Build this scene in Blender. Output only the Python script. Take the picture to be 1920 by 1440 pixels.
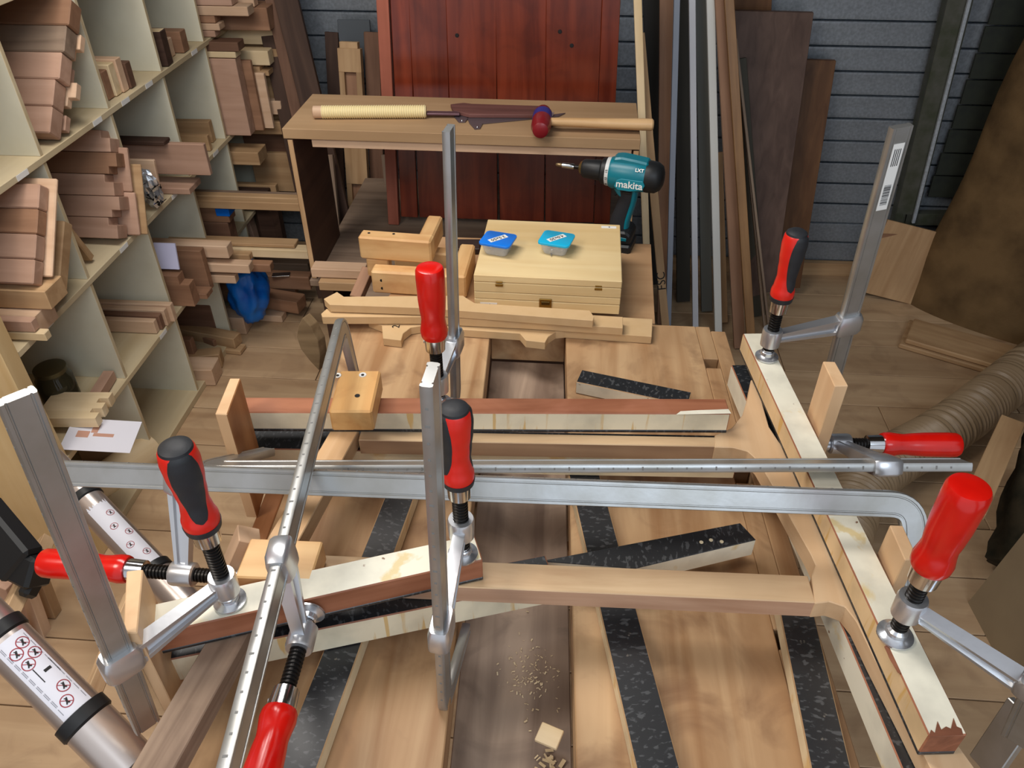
import bpy, bmesh, math, random
from mathutils import Vector, Matrix
V = Vector
R = math.radians
random.seed(7)
for o in list(bpy.data.objects): bpy.data.objects.remove(o)
SC = bpy.context.scene
COL = SC.collection
# ------------------------------------------------------------ camera
F = 1470.; H = 1.72; PITCH = R(38); YAW = R(4.3)
cam = bpy.data.objects.new('camera', bpy.data.cameras.new('camera')); COL.objects.link(cam)
cam.location = (0, 0, H); cam.rotation_euler = (R(90) - PITCH, 0, YAW)
cam.data.sensor_width = 36; cam.data.lens = 36 * F / 1920; cam.data.clip_start = .02
SC.camera = cam
# ------------------------------------------------------------ light
w = bpy.data.worlds.new('world'); SC.world = w; w.use_nodes = True
w.node_tree.nodes['Background'].inputs[0].default_value = (.86, .88, .93, 1)
w.node_tree.nodes['Background'].inputs[1].default_value = .62
def area(name, loc, target, size, sy, energy, col):
    l = bpy.data.lights.new(name, 'AREA'); l.shape = 'RECTANGLE'; l.size = size; l.size_y = sy
    l.energy = energy; l.color = col
    o = bpy.data.objects.new(name, l); COL.objects.link(o); o.location = loc
    o.rotation_euler = (V(target) - V(loc)).to_track_quat('-Z', 'Y').to_euler()
area('ceiling_strip_lamp', (-.7, 1.35, 2.42), (-.6, 1.3, 0), .35, 1.3, 19, (1, .95, .90))
area('ceiling_lamp_near', (-1.2, .1, 2.4), (-.9, 1.0, .2), .5, .5, 11, (1, .90, .78))
area('roof_window', (.9, -1.9, 3.0), (.2, 1.4, .8), 1.6, 1.0, 22, (.74, .87, 1))
SC.view_settings.view_transform = 'Standard'; SC.view_settings.look = 'None'
SC.view_settings.gamma = 1; SC.view_settings.use_curve_mapping = False
SC.view_settings.exposure = 0.33
# ------------------------------------------------------------ pixel -> point helpers (1920x1440 photo)
def ray(px, py):
    a = (px - 960) / F; b = (720 - py) / F
    y = math.cos(PITCH) + b * math.sin(PITCH); z = -math.sin(PITCH) + b * math.cos(PITCH)
    c, s = math.cos(YAW), math.sin(YAW)
    return V((a * c - y * s, a * s + y * c, z))
O = V((0, 0, H))
def PZ(p, z): d = ray(*p); return O + d * ((z - H) / d.z)
def PX(p, x): d = ray(*p); return O + d * (x / d.x)
def PY(p, y): d = ray(*p); return O + d * (y / d.y)
def PF(p, f): return O + ray(*p) * f
# ------------------------------------------------------------ materials
def lin(c):
    return tuple(((v / 255) / 12.92 if v / 255 <= .04045 else ((v / 255 + .055) / 1.055) ** 2.4) for v in c) + (1,)
MATS = {}
def newmat(name):
    m = bpy.data.materials.new(name); m.use_nodes = True
    nt = m.node_tree; b = nt.nodes['Principled BSDF']
    return m, nt, b
def N(nt, t, **k):
    n = nt.nodes.new(t)
    for a, v in k.items():
        if a.startswith('i_'): n.inputs[a[2:].replace('_', ' ')].default_value = v
        else: setattr(n, a, v)
    return n
def ramp(nt, stops):
    r = nt.nodes.new('ShaderNodeValToRGB'); e = r.color_ramp.elements
    while len(e) < len(stops): e.new(.5)
    for i, (p, c) in enumerate(stops): e[i].position = p; e[i].color = c
    return r
def wood(name, c1, c2, rough=.55, scale=1., stain=None, sa=.5, bump=.15, vary=.12, axis=0, spec=.3):
    """grain runs along local X of each piece; tone shifts a little from piece to piece"""
    if name in MATS: return MATS[name]
    m, nt, b = newmat(name); L = nt.links.new
    tc = N(nt, 'ShaderNodeTexCoord'); mp = N(nt, 'ShaderNodeMapping')
    s = [38 * scale] * 3; s[axis] = 3 * scale
    mp.inputs['Scale'].default_value = s
    oi = N(nt, 'ShaderNodeObjectInfo')
    add = N(nt, 'ShaderNodeVectorMath', operation='ADD'); mul = N(nt, 'ShaderNodeMath', operation='MULTIPLY'); mul.inputs[1].default_value = 17
    L(oi.outputs['Random'], mul.inputs[0]); L(tc.outputs['Object'], add.inputs[0]); L(mul.outputs[0], add.inputs[1])
    L(add.outputs[0], mp.inputs[0])
    n = N(nt, 'ShaderNodeTexNoise'); n.inputs['Scale'].default_value = 1; n.inputs['Detail'].default_value = 6; n.inputs['Distortion'].default_value = .7
    L(mp.outputs[0], n.inputs['Vector'])
    r = ramp(nt, [(.3, lin(c2)), (.66, lin(c1))]); L(n.outputs['Fac'], r.inputs[0])
    col = r.outputs[0]
    n2 = N(nt, 'ShaderNodeTexNoise'); n2.inputs['Scale'].default_value = 7 * scale; n2.inputs['Detail'].default_value = 4
    L(add.outputs[0], n2.inputs['Vector'])
    mx = N(nt, 'ShaderNodeMix', data_type='RGBA', blend_type='MULTIPLY')
    r2 = ramp(nt, [(.35, (.74, .72, .70, 1)), (.62, (1, 1, 1, 1))]); L(n2.outputs['Fac'], r2.inputs[0])
    mx.inputs[0].default_value = .55; L(col, mx.inputs[6]); L(r2.outputs[0], mx.inputs[7]); col = mx.outputs[2]
    if stain:
        n3 = N(nt, 'ShaderNodeTexNoise'); n3.inputs['Scale'].default_value = 9; n3.inputs['Detail'].default_value = 5; n3.inputs['Distortion'].default_value = 1
        L(add.outputs[0], n3.inputs['Vector'])
        r3 = ramp(nt, [(.50, (0, 0, 0, 1)), (.72, (1, 1, 1, 1))]); L(n3.outputs['Fac'], r3.inputs[0])
        ml = N(nt, 'ShaderNodeMath', operation='MULTIPLY'); ml.inputs[1].default_value = sa; L(r3.outputs[0], ml.inputs[0])
        m3 = N(nt, 'ShaderNodeMix', data_type='RGBA'); L(ml.outputs[0], m3.inputs[0]); L(col, m3.inputs[6]); m3.inputs[7].default_value = lin(stain); col = m3.outputs[2]
    hs = N(nt, 'ShaderNodeHueSaturation')
    mr = N(nt, 'ShaderNodeMapRange'); mr.inputs['To Min'].default_value = 1 - vary; mr.inputs['To Max'].default_value = 1 + vary
    L(oi.outputs['Random'], mr.inputs[0]); L(mr.outputs[0], hs.inputs['Value']); L(col, hs.inputs['Color'])
    L(hs.outputs[0], b.inputs['Base Color'])
    b.inputs['Roughness'].default_value = rough; b.inputs['Specular IOR Level'].default_value = spec
    bp = N(nt, 'ShaderNodeBump'); bp.inputs['Strength'].default_value = bump; bp.inputs['Distance'].default_value = .002
    L(n.outputs['Fac'], bp.inputs['Height']); L(bp.outputs[0], b.inputs['Normal'])
    MATS[name] = m; return m
def plain(name, c, rough=.5, metal=0, bump=0, bs=60, spec=.4, var=0, c2=None, vs=20, trans=0, alpha=1, emit=None):
    if name in MATS: return MATS[name]
    m, nt, b = newmat(name); L = nt.links.new
    b.inputs['Base Color'].default_value = lin(c); b.inputs['Roughness'].default_value = rough
    b.inputs['Metallic'].default_value = metal; b.inputs['Specular IOR Level'].default_value = spec
    tc = N(nt, 'ShaderNodeTexCoord')
    if c2:
        n = N(nt, 'ShaderNodeTexNoise'); n.inputs['Scale'].default_value = vs; n.inputs['Detail'].default_value = 5
        L(tc.outputs['Object'], n.inputs['Vector']); r = ramp(nt, [(.35, lin(c)), (.68, lin(c2))]); L(n.outputs['Fac'], r.inputs[0]); L(r.outputs[0], b.inputs['Base Color'])
    if bump:
        n = N(nt, 'ShaderNodeTexNoise'); n.inputs['Scale'].default_value = bs; n.inputs['Detail'].default_value = 4
        L(tc.outputs['Object'], n.inputs['Vector']); bp = N(nt, 'ShaderNodeBump'); bp.inputs['Strength'].default_value = bump; bp.inputs['Distance'].default_value = .003
        L(n.outputs['Fac'], bp.inputs['Height']); L(bp.outputs[0], b.inputs['Normal'])
    if trans: b.inputs['Transmission Weight'].default_value = trans
    if alpha < 1: b.inputs['Alpha'].default_value = alpha
    MATS[name] = m; return m
def painted(name, c, stain, thr=.6, sx=10, sy=10, rough=.45, chip=None, gloss=.4):
    """old paint with glue drips and chipped spots"""
    if name in MATS: return MATS[name]
    m, nt, b = newmat(name); L = nt.links.new
    tc = N(nt, 'ShaderNodeTexCoord'); mp = N(nt, 'ShaderNodeMapping'); mp.inputs['Scale'].default_value = (sx, sy, sy)
    L(tc.outputs['Object'], mp.inputs[0])
    n = N(nt, 'ShaderNodeTexNoise'); n.inputs['Scale'].default_value = 1; n.inputs['Detail'].default_value = 5; n.inputs['Distortion'].default_value = .4
    L(mp.outputs[0], n.inputs['Vector']); r = ramp(nt, [(thr, (0, 0, 0, 1)), (thr + .06, (1, 1, 1, 1))]); L(n.outputs['Fac'], r.inputs[0])
    ml = N(nt, 'ShaderNodeMath', operation='MULTIPLY'); ml.inputs[1].default_value = .7; L(r.outputs[0], ml.inputs[0])
    n2 = N(nt, 'ShaderNodeTexNoise'); n2.inputs['Scale'].default_value = 14; n2.inputs['Detail'].default_value = 6; L(tc.outputs['Object'], n2.inputs['Vector'])
    d = tuple(int(v * .86) for v in c); r2 = ramp(nt, [(.3, lin(d)), (.6, lin(c))]); L(n2.outputs['Fac'], r2.inputs[0])
    mx = N(nt, 'ShaderNodeMix', data_type='RGBA'); L(ml.outputs[0], mx.inputs[0]); L(r2.outputs[0], mx.inputs[6]); mx.inputs[7].default_value = lin(stain)
    col = mx.outputs[2]
    if chip:
        n3 = N(nt, 'ShaderNodeTexNoise'); n3.inputs['Scale'].default_value = 45; n3.inputs['Detail'].default_value = 6; L(tc.outputs['Object'], n3.inputs['Vector'])
        r3 = ramp(nt, [(.70, (0, 0, 0, 1)), (.73, (1, 1, 1, 1))]); L(n3.outputs['Fac'], r3.inputs[0])
        m3 = N(nt, 'ShaderNodeMix', data_type='RGBA'); L(r3.outputs[0], m3.inputs[0]); L(col, m3.inputs[6]); m3.inputs[7].default_value = lin(chip); col = m3.outputs[2]
    L(col, b.inputs['Base Color']); b.inputs['Roughness'].default_value = rough; b.inputs['Specular IOR Level'].default_value = gloss
    MATS[name] = m; return m
M_BENCH = wood('bench_wood', (200, 166, 126), (162, 122, 84), .5, .6, stain=(112, 78, 54), sa=.7, vary=.06, axis=1)
M_TRAY = wood('tray_wood', (176, 154, 134), (124, 104, 90), .5, .6, stain=(84, 70, 62), sa=.6, vary=.05, axis=1)
M_BENCHD = wood('bench_side', (150, 108, 68), (110, 76, 46), .6, .6, vary=.08)
M_ASH = wood('frame_ash', (222, 188, 146), (200, 158, 112), .45, .7, vary=.04)
M_OAK = wood('frame_oak', (214, 186, 148), (186, 152, 116), .5, 1., vary=.04)
M_GREYW = wood('shaded_stile', (172, 148, 126), (122, 100, 84), .6, .9, stain=(96, 76, 62), sa=.5, vary=.03)  # greyer copy for the near stile half, shade put into the colour
M_WHITE = painted('white_paint', (240, 236, 216), (224, 196, 124), .64, 18, 18, chip=(130, 90, 60))
M_DRIP = painted('dripped_white', (236, 226, 198), (212, 168, 84), .60, 85, 7)
M_DRIPP = painted('glued_pine', (236, 206, 160), (214, 170, 84), .58, 70, 6)
M_CREAM = painted('cream_edge', (234, 218, 182), (220, 180, 110), .62, 14, 14)
M_BLACK = painted('black_resin', (36, 38, 41), (84, 86, 88), .56, 190, 90, rough=.38, chip=(110, 104, 96), gloss=.6)
M_REDB = wood('red_brown_wood', (172, 114, 84), (138, 84, 58), .5, 1., stain=(190, 130, 104), sa=.3, vary=.05)
M_CAUL = wood('caul_beech', (226, 190, 150), (212, 172, 130), .5, .6, vary=.03)
M_PINE = wood('knotty_pine', (228, 190, 136), (206, 160, 106), .4, .7, stain=(176, 110, 62), sa=.45, vary=.05)
M_PLYB = wood('box_birch', (236, 212, 162), (222, 192, 138), .5, .5, vary=.04)
M_MDF = plain('mdf', (208, 176, 132), .7, c2=(204, 171, 126), vs=40)
M_BOARD = wood('tan_board', (196, 158, 118), (172, 132, 94), .6, .4, stain=(150, 112, 80), sa=.4, vary=.04)
M_BRIDGE = wood('particle_board', (182, 150, 114), (166, 134, 98), .7, .4, vary=.04)
M_DARKP = wood('dark_panel', (88, 62, 46), (62, 42, 32), .55, .6, vary=.06, axis=2)
M_SHELF = wood('shelf_ply', (214, 198, 164), (200, 180, 142), .6, .4, vary=.03)
M_PART = plain('grey_partition', (222, 219, 198), .65, c2=(210, 205, 182), vs=6)
M_DOOR = wood('door_redwood', (128, 46, 24), (78, 22, 12), .22, .8, stain=(60, 16, 10), sa=.5, vary=.12, spec=.6)
M_METAL = plain('zinc_steel', (206, 209, 214), .30, .82, bump=.04, bs=90)
M_BARM = plain('bar_steel', (182, 184, 184), .36, .80, c2=(166, 166, 162), vs=18, bump=.03, bs=150)
M_CHROME = plain('pad_chrome', (205, 208, 212), .15, 1)
M_PAD = plain('pad_zinc', (208, 212, 218), .24, .85)
M_BLKST = plain('black_thread', (34, 32, 31), .35, .6)
M_RED = plain('red_lacquer', (214, 22, 10), .22, c2=(200, 16, 8), vs=30, spec=.6)
M_REDP = plain('red_plastic', (216, 34, 22), .35, spec=.5)
M_RUB = plain('black_rubber', (38, 40, 44), .55, bump=.06, bs=400)
M_TEAL = plain('teal_plastic', (0, 112, 128), .35, spec=.5)
M_BLKP = plain('black_plastic', (26, 28, 30), .45, spec=.4)
M_WHITEP = plain('white_print', (236, 236, 232), .5)
M_INK = plain('black_ink', (24, 22, 22), .6)
M_GALV = plain('galvanised', (172, 180, 188), .40, .35, c2=(196, 204, 212), vs=110)
M_FLOOR = wood('floor_plank', (206, 176, 140), (178, 146, 112), .5, .35, stain=(128, 100, 78), sa=.35, vary=.07)
M_BLUE = plain('blue_plastic', (14, 110, 214), .4)
def W(name, a, b): return wood(name, a, b, .6, .7, vary=.1)
PAL = dict(
    beech=W('beech_offcut', (222, 190, 160), (204, 168, 136)), pink=W('cherry_offcut', (192, 156, 134), (172, 136, 114)),
    walnut=W('walnut_offcut', (132, 98, 78), (100, 72, 56)), oak=W('oak_offcut', (196, 162, 122), (170, 134, 96)),
    pale=W('pale_offcut', (236, 214, 176), (220, 194, 150)), brown=W('brown_offcut', (166, 126, 98), (138, 102, 78)),
    dark=W('dark_offcut', (84, 62, 50), (60, 42, 34)), grey=W('grey_offcut', (158, 136, 116), (124, 104, 88)))
# ------------------------------------------------------------ mesh helpers
def link(name, me, parent=None, M=None):
    o = bpy.data.objects.new(name, me); COL.objects.link(o)
    if M is not None: o.matrix_basis = M
    if parent is not None:
        o.parent = parent; o.matrix_parent_inverse = parent.matrix_basis.inverted()
    return o
def tag(o, label=None, cat=None, group=None, kind=None):
    if label: o['label'] = label
    if cat: o['category'] = cat
    if group: o['group'] = group
    if kind: o['kind'] = kind
    return o
def empty(name, loc, label=None, cat=None, group=None, kind=None, M=None):
    o = bpy.data.objects.new(name, None); COL.objects.link(o); o.empty_display_size = .05
    o.matrix_basis = M if M is not None else Matrix.Translation(V(loc))
    return tag(o, label, cat, group, kind)
def tomesh(bm, name, mats, smooth=False):
    bmesh.ops.recalc_face_normals(bm, faces=bm.faces)
    me = bpy.data.meshes.new(name); bm.to_mesh(me); bm.free()
    for m in (mats if isinstance(mats, (list, tuple)) else [mats]): me.materials.append(m)
    if smooth:
        for p in me.polygons: p.use_smooth = True
        try: me.set_sharp_from_angle(angle=R(smooth if smooth is not True else 40))
        except Exception: pass
    return me
def frame(x, up=V((0, 0, 1)), loc=V((0, 0, 0))):
    x = V(x).normalized(); up = V(up)
    z = up - x * up.dot(x)
    if z.length < 1e-5: z = V((0, 1, 0)) - x * x.y
    z.normalize(); y = z.cross(x)
    M = Matrix((x, y, z)).transposed().to_4x4(); M.translation = V(loc)
    return M
def boxmesh(L, w, h, mats, bev=.0012, fm=None, name='m', seg=1):
    bm = bmesh.new(); bmesh.ops.create_cube(bm, size=1)
    for v in bm.verts: v.co = V((v.co.x * L, v.co.y * w, v.co.z * h))
    mats = [mats]
    if fm:
        bm.normal_update()
        for k, m in fm.items():
            if m not in mats: mats.append(m)
            ax = 'XYZ'.index(k[1]); s = 1 if k[0] == '+' else -1
            for f in bm.faces:
                if f.normal[ax] * s > .9: f.material_index = mats.index(m)
    if bev: bmesh.ops.bevel(bm, geom=bm.edges[:], offset=min(bev, L * .3, w * .3, h * .3), segments=seg, affect='EDGES', clamp_overlap=True)
    return tomesh(bm, name, mats)
def beam(name, A, B, w, h, mat, parent=None, up=(0, 0, 1), bev=.0012, fm=None, seg=1):
    A = V(A); B = V(B)
    return link(name, boxmesh((B - A).length, w, h, mat, bev, fm, name, seg), parent, frame(B - A, up, (A + B) / 2))
def topbeam(name, pa, pb, z, w, h, mat, parent=None, **k):
    """pa->pb pixels of the near top edge lying at height z; width grows to the left of pa->pb"""
    A = PZ(pa, z); B = PZ(pb, z); d = (B - A).normalized(); n = V((-d.y, d.x, 0))
    off = n * (w / 2) - V((0, 0, h / 2))
    return beam(name, A + off, B + off, w, h, mat, parent, **k)
def prism(name, pts, dvec, mat, parent=None, bev=0, smooth=False, M=None, side=None):
    """polygon (3-D points) extruded by dvec"""
    bm = bmesh.new(); vs = [bm.verts.new(V(p)) for p in pts]; f = bm.faces.new(vs)
    r = bmesh.ops.extrude_face_region(bm, geom=[f])
    bmesh.ops.translate(bm, vec=V(dvec), verts=[g for g in r['geom'] if isinstance(g, bmesh.types.BMVert)])
    if side is not None:
        bm.normal_update(); d = V(dvec).normalized()
        for f in bm.faces:
            if abs(f.normal.dot(d)) < .5: f.material_index = 1
        mat = [mat, side]
    if bev: bmesh.ops.bevel(bm, geom=bm.edges[:], offset=bev, segments=1, affect='EDGES', clamp_overlap=True)
    c = sum((v.co for v in bm.verts), V()) / len(bm.verts)
    if M is None:
        for v in bm.verts: v.co -= c
        M = Matrix.Translation(c)
    return link(name, tomesh(bm, name, mat, smooth), parent, M)
def lathe_bm(bm, prof, seg=24, M=None, cap=True, a0=0):
    """prof: list of (s, r) along local X"""
    M = M or Matrix(); rings = []
    for s, r in prof:
        rings.append([bm.verts.new(M @ V((s, r * math.cos(a0 + 2 * math.pi * i / seg), r * math.sin(a0 + 2 * math.pi * i / seg)))) for i in range(seg)])
    for a, b in zip(rings, rings[1:]):
        for i in range(seg): bm.faces.new((a[i], a[(i + 1) % seg], b[(i + 1) % seg], b[i]))
    if cap: bm.faces.new(rings[0]); bm.faces.new(rings[-1])
def lathe(name, A, d, prof, mat, parent=None, seg=24, smooth=35, up=(0, 0, 1), cap=True):
    bm = bmesh.new(); lathe_bm(bm, prof, seg, cap=cap)
    return link(name, tomesh(bm, name, mat, smooth), parent, frame(d, up, A))
def add_box(bm, A, B, w, h, up=(0, 0, 1), w2=None, h2=None):
    """tapered box along A->B in world coordinates"""
    A = V(A); B = V(B); M = frame(B - A, up, A); L = (B - A).length
    w2 = w if w2 is None else w2; h2 = h if h2 is None else h2
    vs = [bm.verts.new(M @ V(c)) for c in ((0, -w / 2, -h / 2), (0, w / 2, -h / 2), (0, w / 2, h / 2), (0, -w / 2, h / 2),
          (L, -w2 / 2, -h2 / 2), (L, w2 / 2, -h2 / 2), (L, w2 / 2, h2 / 2), (L, -w2 / 2, h2 / 2))]
    for f in ((3, 2, 1, 0), (4, 5, 6, 7), (0, 1, 5, 4), (1, 2, 6, 5), (2, 3, 7, 6), (3, 0, 4, 7)): bm.faces.new([vs[i] for i in f])
def sweep_bm(bm, pts, nrm, prof):
    """prof(k,n) -> list of (u,v): u in-plane across the path, v along nrm"""
    nrm = V(nrm).normalized(); rings = []; n = len(pts)
    for k, p in enumerate(pts):
        t = (pts[min(k + 1, n - 1)] - pts[max(k - 1, 0)]).normalized(); u = t.cross(nrm).normalized()
        rings.append([bm.verts.new(p + u * a + nrm * b) for a, b in prof(k, n)])
    m = len(rings[0])
    for a, b in zip(rings, rings[1:]):
        for i in range(m): bm.faces.new((a[i], a[(i + 1) % m], b[(i + 1) % m], b[i]))
    bm.faces.new(rings[0]); bm.faces.new(rings[-1])
def center_link(name, bm, mats, parent, smooth=False, up=None):
    c = sum((v.co for v in bm.verts), V()) / len(bm.verts)
    for v in bm.verts: v.co -= c
    return link(name, tomesh(bm, name, mats, smooth), parent, Matrix.Translation(c))
def text(s, M, size, mat, parent, name='lettering', depth=.0003, bold=0):
    cu = bpy.data.curves.new(name, 'FONT'); cu.body = s; cu.size = size; cu.align_x = 'CENTER'; cu.align_y = 'CENTER'
    cu.extrude = depth; cu.offset = bold
    t = bpy.data.objects.new('t', cu); COL.objects.link(t)
    bpy.context.view_layer.update()
    me = bpy.data.meshes.new_from_object(t.evaluated_get(bpy.context.evaluated_depsgraph_get()))
    bpy.data.objects.remove(t); me.materials.clear(); me.materials.append(mat)
    return link(name, me, parent, M)
def tmat(loc, x, n):
    """text matrix: x = reading direction, n = outward normal"""
    n = V(n).normalized(); x = V(x); x = (x - n * x.dot(n)).normalized(); y = n.cross(x)
    M = Matrix((x, y, n)).transposed().to_4x4(); M.translation = V(loc); return M
# ============================================================ STRUCTURE
fl = empty('floor', (0, 1.5, 0), kind='structure')
base = link('subfloor', boxmesh(5.0, 4.6, .03, M_BENCHD, 0), fl, Matrix.Translation((.2, 1.2, -.034)))
pw = .182; yk = -.2; row = 0; cache = {}
while yk < 3.08:
    x = -1.7 + (row * .47) % 1.1 - 1.0
    while x < 2.3:
        L = 1.22
        x0 = max(x, -1.7); x1 = min(x + L, 2.35)
        if x1 - x0 > .1:
            k = round(x1 - x0, 3)
            if k not in cache: cache[k] = boxmesh(k - .003, pw - .0035, .018, M_FLOOR, .0015, name='floor_plank')
            link('floor_plank', cache[k], fl, Matrix.Translation(((x0 + x1) / 2, yk + pw / 2, -.009)))
        x += L
    yk += pw; row += 1
# back wall: ribbed galvanised cladding
bw = empty('wall_back', (0, 3.1, 0), kind='structure')
link('backing', boxmesh(4.4, .02, 2.6, M_GALV, 0), bw, Matrix.Translation((.3, 3.13, 1.3)))
pitch = .0872
bm = bmesh.new()
prof = [(.006, 0), (.006, .002), (-.006, .0045), (-.0066, .012), (-.0060, .044), (-.0066, .078), (-.006, .084), (.006, .0855), (.006, .087)]
vs0 = [bm.verts.new((-2.1, y, z)) for y, z in prof]; vs1 = [bm.verts.new((2.1, y, z)) for y, z in prof]
for i in range(len(prof) - 1): bm.faces.new((vs0[i], vs1[i], vs1[i + 1], vs0[i + 1]))
bmesh.ops.solidify(bm, geom=bm.faces[:], thickness=.002)
slat = tomesh(bm, 'cladding_rib', M_GALV)
for k in range(28): link('cladding_rib', slat, bw, Matrix.Translation((.35, 3.09, .06 + k * pitch)))
link('base_board', boxmesh(4.4, .03, .06, PAL['oak'], .001), bw, Matrix.Translation((.3, 3.07, .03)))
tag(link('wall_left', boxmesh(.03, 4.6, 2.6, PAL['grey'], 0), None, Matrix.Translation((-1.72, 1.1, 1.3))), kind='structure')
M_LBLOCK = plain('light_block_dark', (92, 82, 70), .9)
tag(link('light_block_top', boxmesh(4.6, 2.6, .03, M_LBLOCK, 0), None, Matrix.Translation((.5, 1.85, 2.56))), kind='structure')  # unseen slab added overhead to keep sky light off the back
tag(link('light_block_right', boxmesh(.03, 3.6, 2.6, M_LBLOCK, 0), None, Matrix.Translation((2.42, 1.3, 1.25))), kind='structure')  # unseen dark panel added to darken the right rear
# grey steel frame standing against the right of the back wall
t = empty('steel_frame', (1.45, 2.97, .3), 'grey steel box-section frame against the ribbed wall right of the leaning boards', 'frame')
M_POST = plain('post_grey', (92, 92, 84), .5, .3, c2=(72, 76, 60), vs=20)
M_OLIVE = plain('olive_infill', (46, 50, 40), .7, c2=(34, 38, 34), vs=20)  # dark olive base colour of the infill slats
beam('upright', PY((1690, 425), 3.04), PY((1850, -220), 3.04), .085, .05, M_POST, t, up=(0, -1, 0))
beam('corner_strip', PY((1712, 418), 3.005), PY((1838, -80), 3.005), .012, .012, M_GALV, t, up=(0, -1, 0))
beam('bottom_rail', PY((1690, 408), 3.035), PY((1900, 408), 3.035), .05, .04, M_POST, t, up=(0, -1, 0))
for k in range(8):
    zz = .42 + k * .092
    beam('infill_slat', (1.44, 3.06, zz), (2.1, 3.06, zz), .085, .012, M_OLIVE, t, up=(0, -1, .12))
tag(beam('wood_batten', PY((1650, 446), 2.93), PY((1800, 448), 2.93), .028, .05, PAL['brown']), 'brown wooden batten lying below the grey steel frame', 'batten')
A = PY((1625, 572), 2.86); B = PY((1690, 455), 2.93)
tag(beam('plywood_offcut', (1.36, 2.86, .01), (1.42, 2.92, .30), .32, .014, PAL['oak'], up=(-.1, -1, .1)), 'plain plywood sheet leaning between the clamp bar and the brown roll', 'board')
# ============================================================ CUBBY UNIT
XS = -1.246; CY = [1.38, 1.715, 2.05, 2.385, 2.72, 3.05]; CZ = [.0, .335, .665, 1.0, 1.335, 1.67]
cu = empty('cubby_shelf', (XS - .17, 2.2, 0), 'pale plywood pigeonhole shelf unit stuffed with offcuts', 'shelf')
for z in CZ:
    beam('shelf_board', (XS - .166, CY[0] + .0, z - .008 if z else .012), (XS - .166, 3.05, z - .008 if z else .012), .332, .016 if z else .024, M_SHELF, cu)
for y in CY[1:]:
    for a, b in zip(CZ, CZ[1:]):
        link('partition', boxmesh(.325, .012, b - a - (.0165 if a else .0325), M_SHELF, .0008, fm={'-Y': M_PART, '+Y': M_PART}), cu, Matrix.Translation((XS - .166, min(y, 3.043), (a + b - .016 + (.024 if not a else 0)) / 2)))
link('side_panel', boxmesh(.34, .05, 1.7, wood('side_post', (226, 200, 152), (212, 180, 128), .6, .5, axis=2), .002), cu, Matrix.Translation((XS - .165, CY[0] - .03, .85)))
link('back_panel', boxmesh(.006, 1.7, 1.7, M_SHELF, 0), cu, Matrix.Translation((XS - .336, 2.2, .85)))
for z, ys in ((1.0, (1.62, 1.97, 2.13, 2.28, 2.62)), (.665, (1.5, 1.9, 2.25, 2.6)), (.335, (1.95,))):
    for y in ys: link('label_sticker', boxmesh(.001, .045, .013, M_WHITEP, 0), cu, Matrix.Translation((XS + .0008, y, z - .008)))
# items: near lower front corner pixel at height z, width (y), height (z), length, colour, yaw, roll, label
GR = 'offcuts stored in the pigeonholes'
def stick(name, p, z, wy, hz, L, c, label, yaw=0, roll=0, pitch_=0, cat='offcut', group=GR, bev=.0015):
    P = PZ(p, z)
    x = V((math.cos(R(yaw)), math.sin(R(yaw)), math.sin(R(pitch_)))).normalized()
    up = V((0, math.sin(R(-roll)), math.cos(R(roll))))
    M = frame(x, up); M.translation = P + V((0, 0, .0008))
    M = M @ Matrix.Translation((-L / 2, wy / 2, hz / 2))
    return tag(link(name, boxmesh(L, wy, hz, PAL[c], bev), None, M), label, cat, group)
def notched(name, p, z, wy, hz, L, c, label, nd=.03, nh=.03, yaw=0, roll=0, top=True):
    """board end with a tongue: side outline with a step, extruded in y"""
    P = PZ(p, z); pts = [(-L, 0), (0, 0), (0, hz - nh), (-nd, hz - nh), (-nd, hz), (-L, hz)]
    if not top: pts = [(-L, 0), (-nd, 0), (-nd, nh), (0, nh), (0, hz), (-L, hz)]
    bm = bmesh.new(); f = bm.faces.new([bm.verts.new((a, 0, b)) for a, b in pts])
    r = bmesh.ops.extrude_face_region(bm, geom=[f]); bmesh.ops.translate(bm, vec=(0, wy, 0), verts=[g for g in r['geom'] if isinstance(g, bmesh.types.BMVert)])
    x = V((math.cos(R(yaw)), math.sin(R(yaw)), 0)); M = frame(x, V((0, math.sin(R(-roll)), math.cos(R(roll))))); M.translation = P + V((0, 0, .0008))
    return tag(link(name, tomesh(bm, name, PAL[c]), None, M), label, 'offcut', GR)
Z1, Z2, Z3 = .336, .666, 1.001
# --- upper row, second bay: big stack
P0 = PZ((112, 276), Z3)
def stackpix(lst, z, y, c_default='pink'):
    """stack of pieces: (front x overhang, width, height, colour, label, kind)"""
    for xf, wy, hz, L, c, label, nk in lst:
        M = Matrix.Translation((XS + xf, y, z + .0008))
        if nk:
            nd, nh, top = nk; pts = [(-L, 0), (0, 0), (0, hz - nh), (-nd, hz - nh), (-nd, hz), (-L, hz)]
            if not top: pts = [(-L, 0), (-nd, 0), (-nd, nh), (0, nh), (0, hz), (-L, hz)]
            bm = bmesh.new(); f = bm.faces.new([bm.verts.new((a, 0, b)) for a, b in pts])
            r = bmesh.ops.extrude_face_region(bm, geom=[f]); bmesh.ops.translate(bm, vec=(0, wy, 0), verts=[g for g in r['geom'] if isinstance(g, bmesh.types.BMVert)])
            tag(link('timber_offcut', tomesh(bm, 'timber_offcut', PAL[c]), None, M), label, 'offcut', GR)
        else:
            tag(link('timber_offcut', boxmesh(L, wy, hz, PAL[c], .002), None, M @ Matrix.Translation((-L / 2, wy / 2, hz / 2))), label, 'offcut', GR)
        z += hz + .0015
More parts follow.
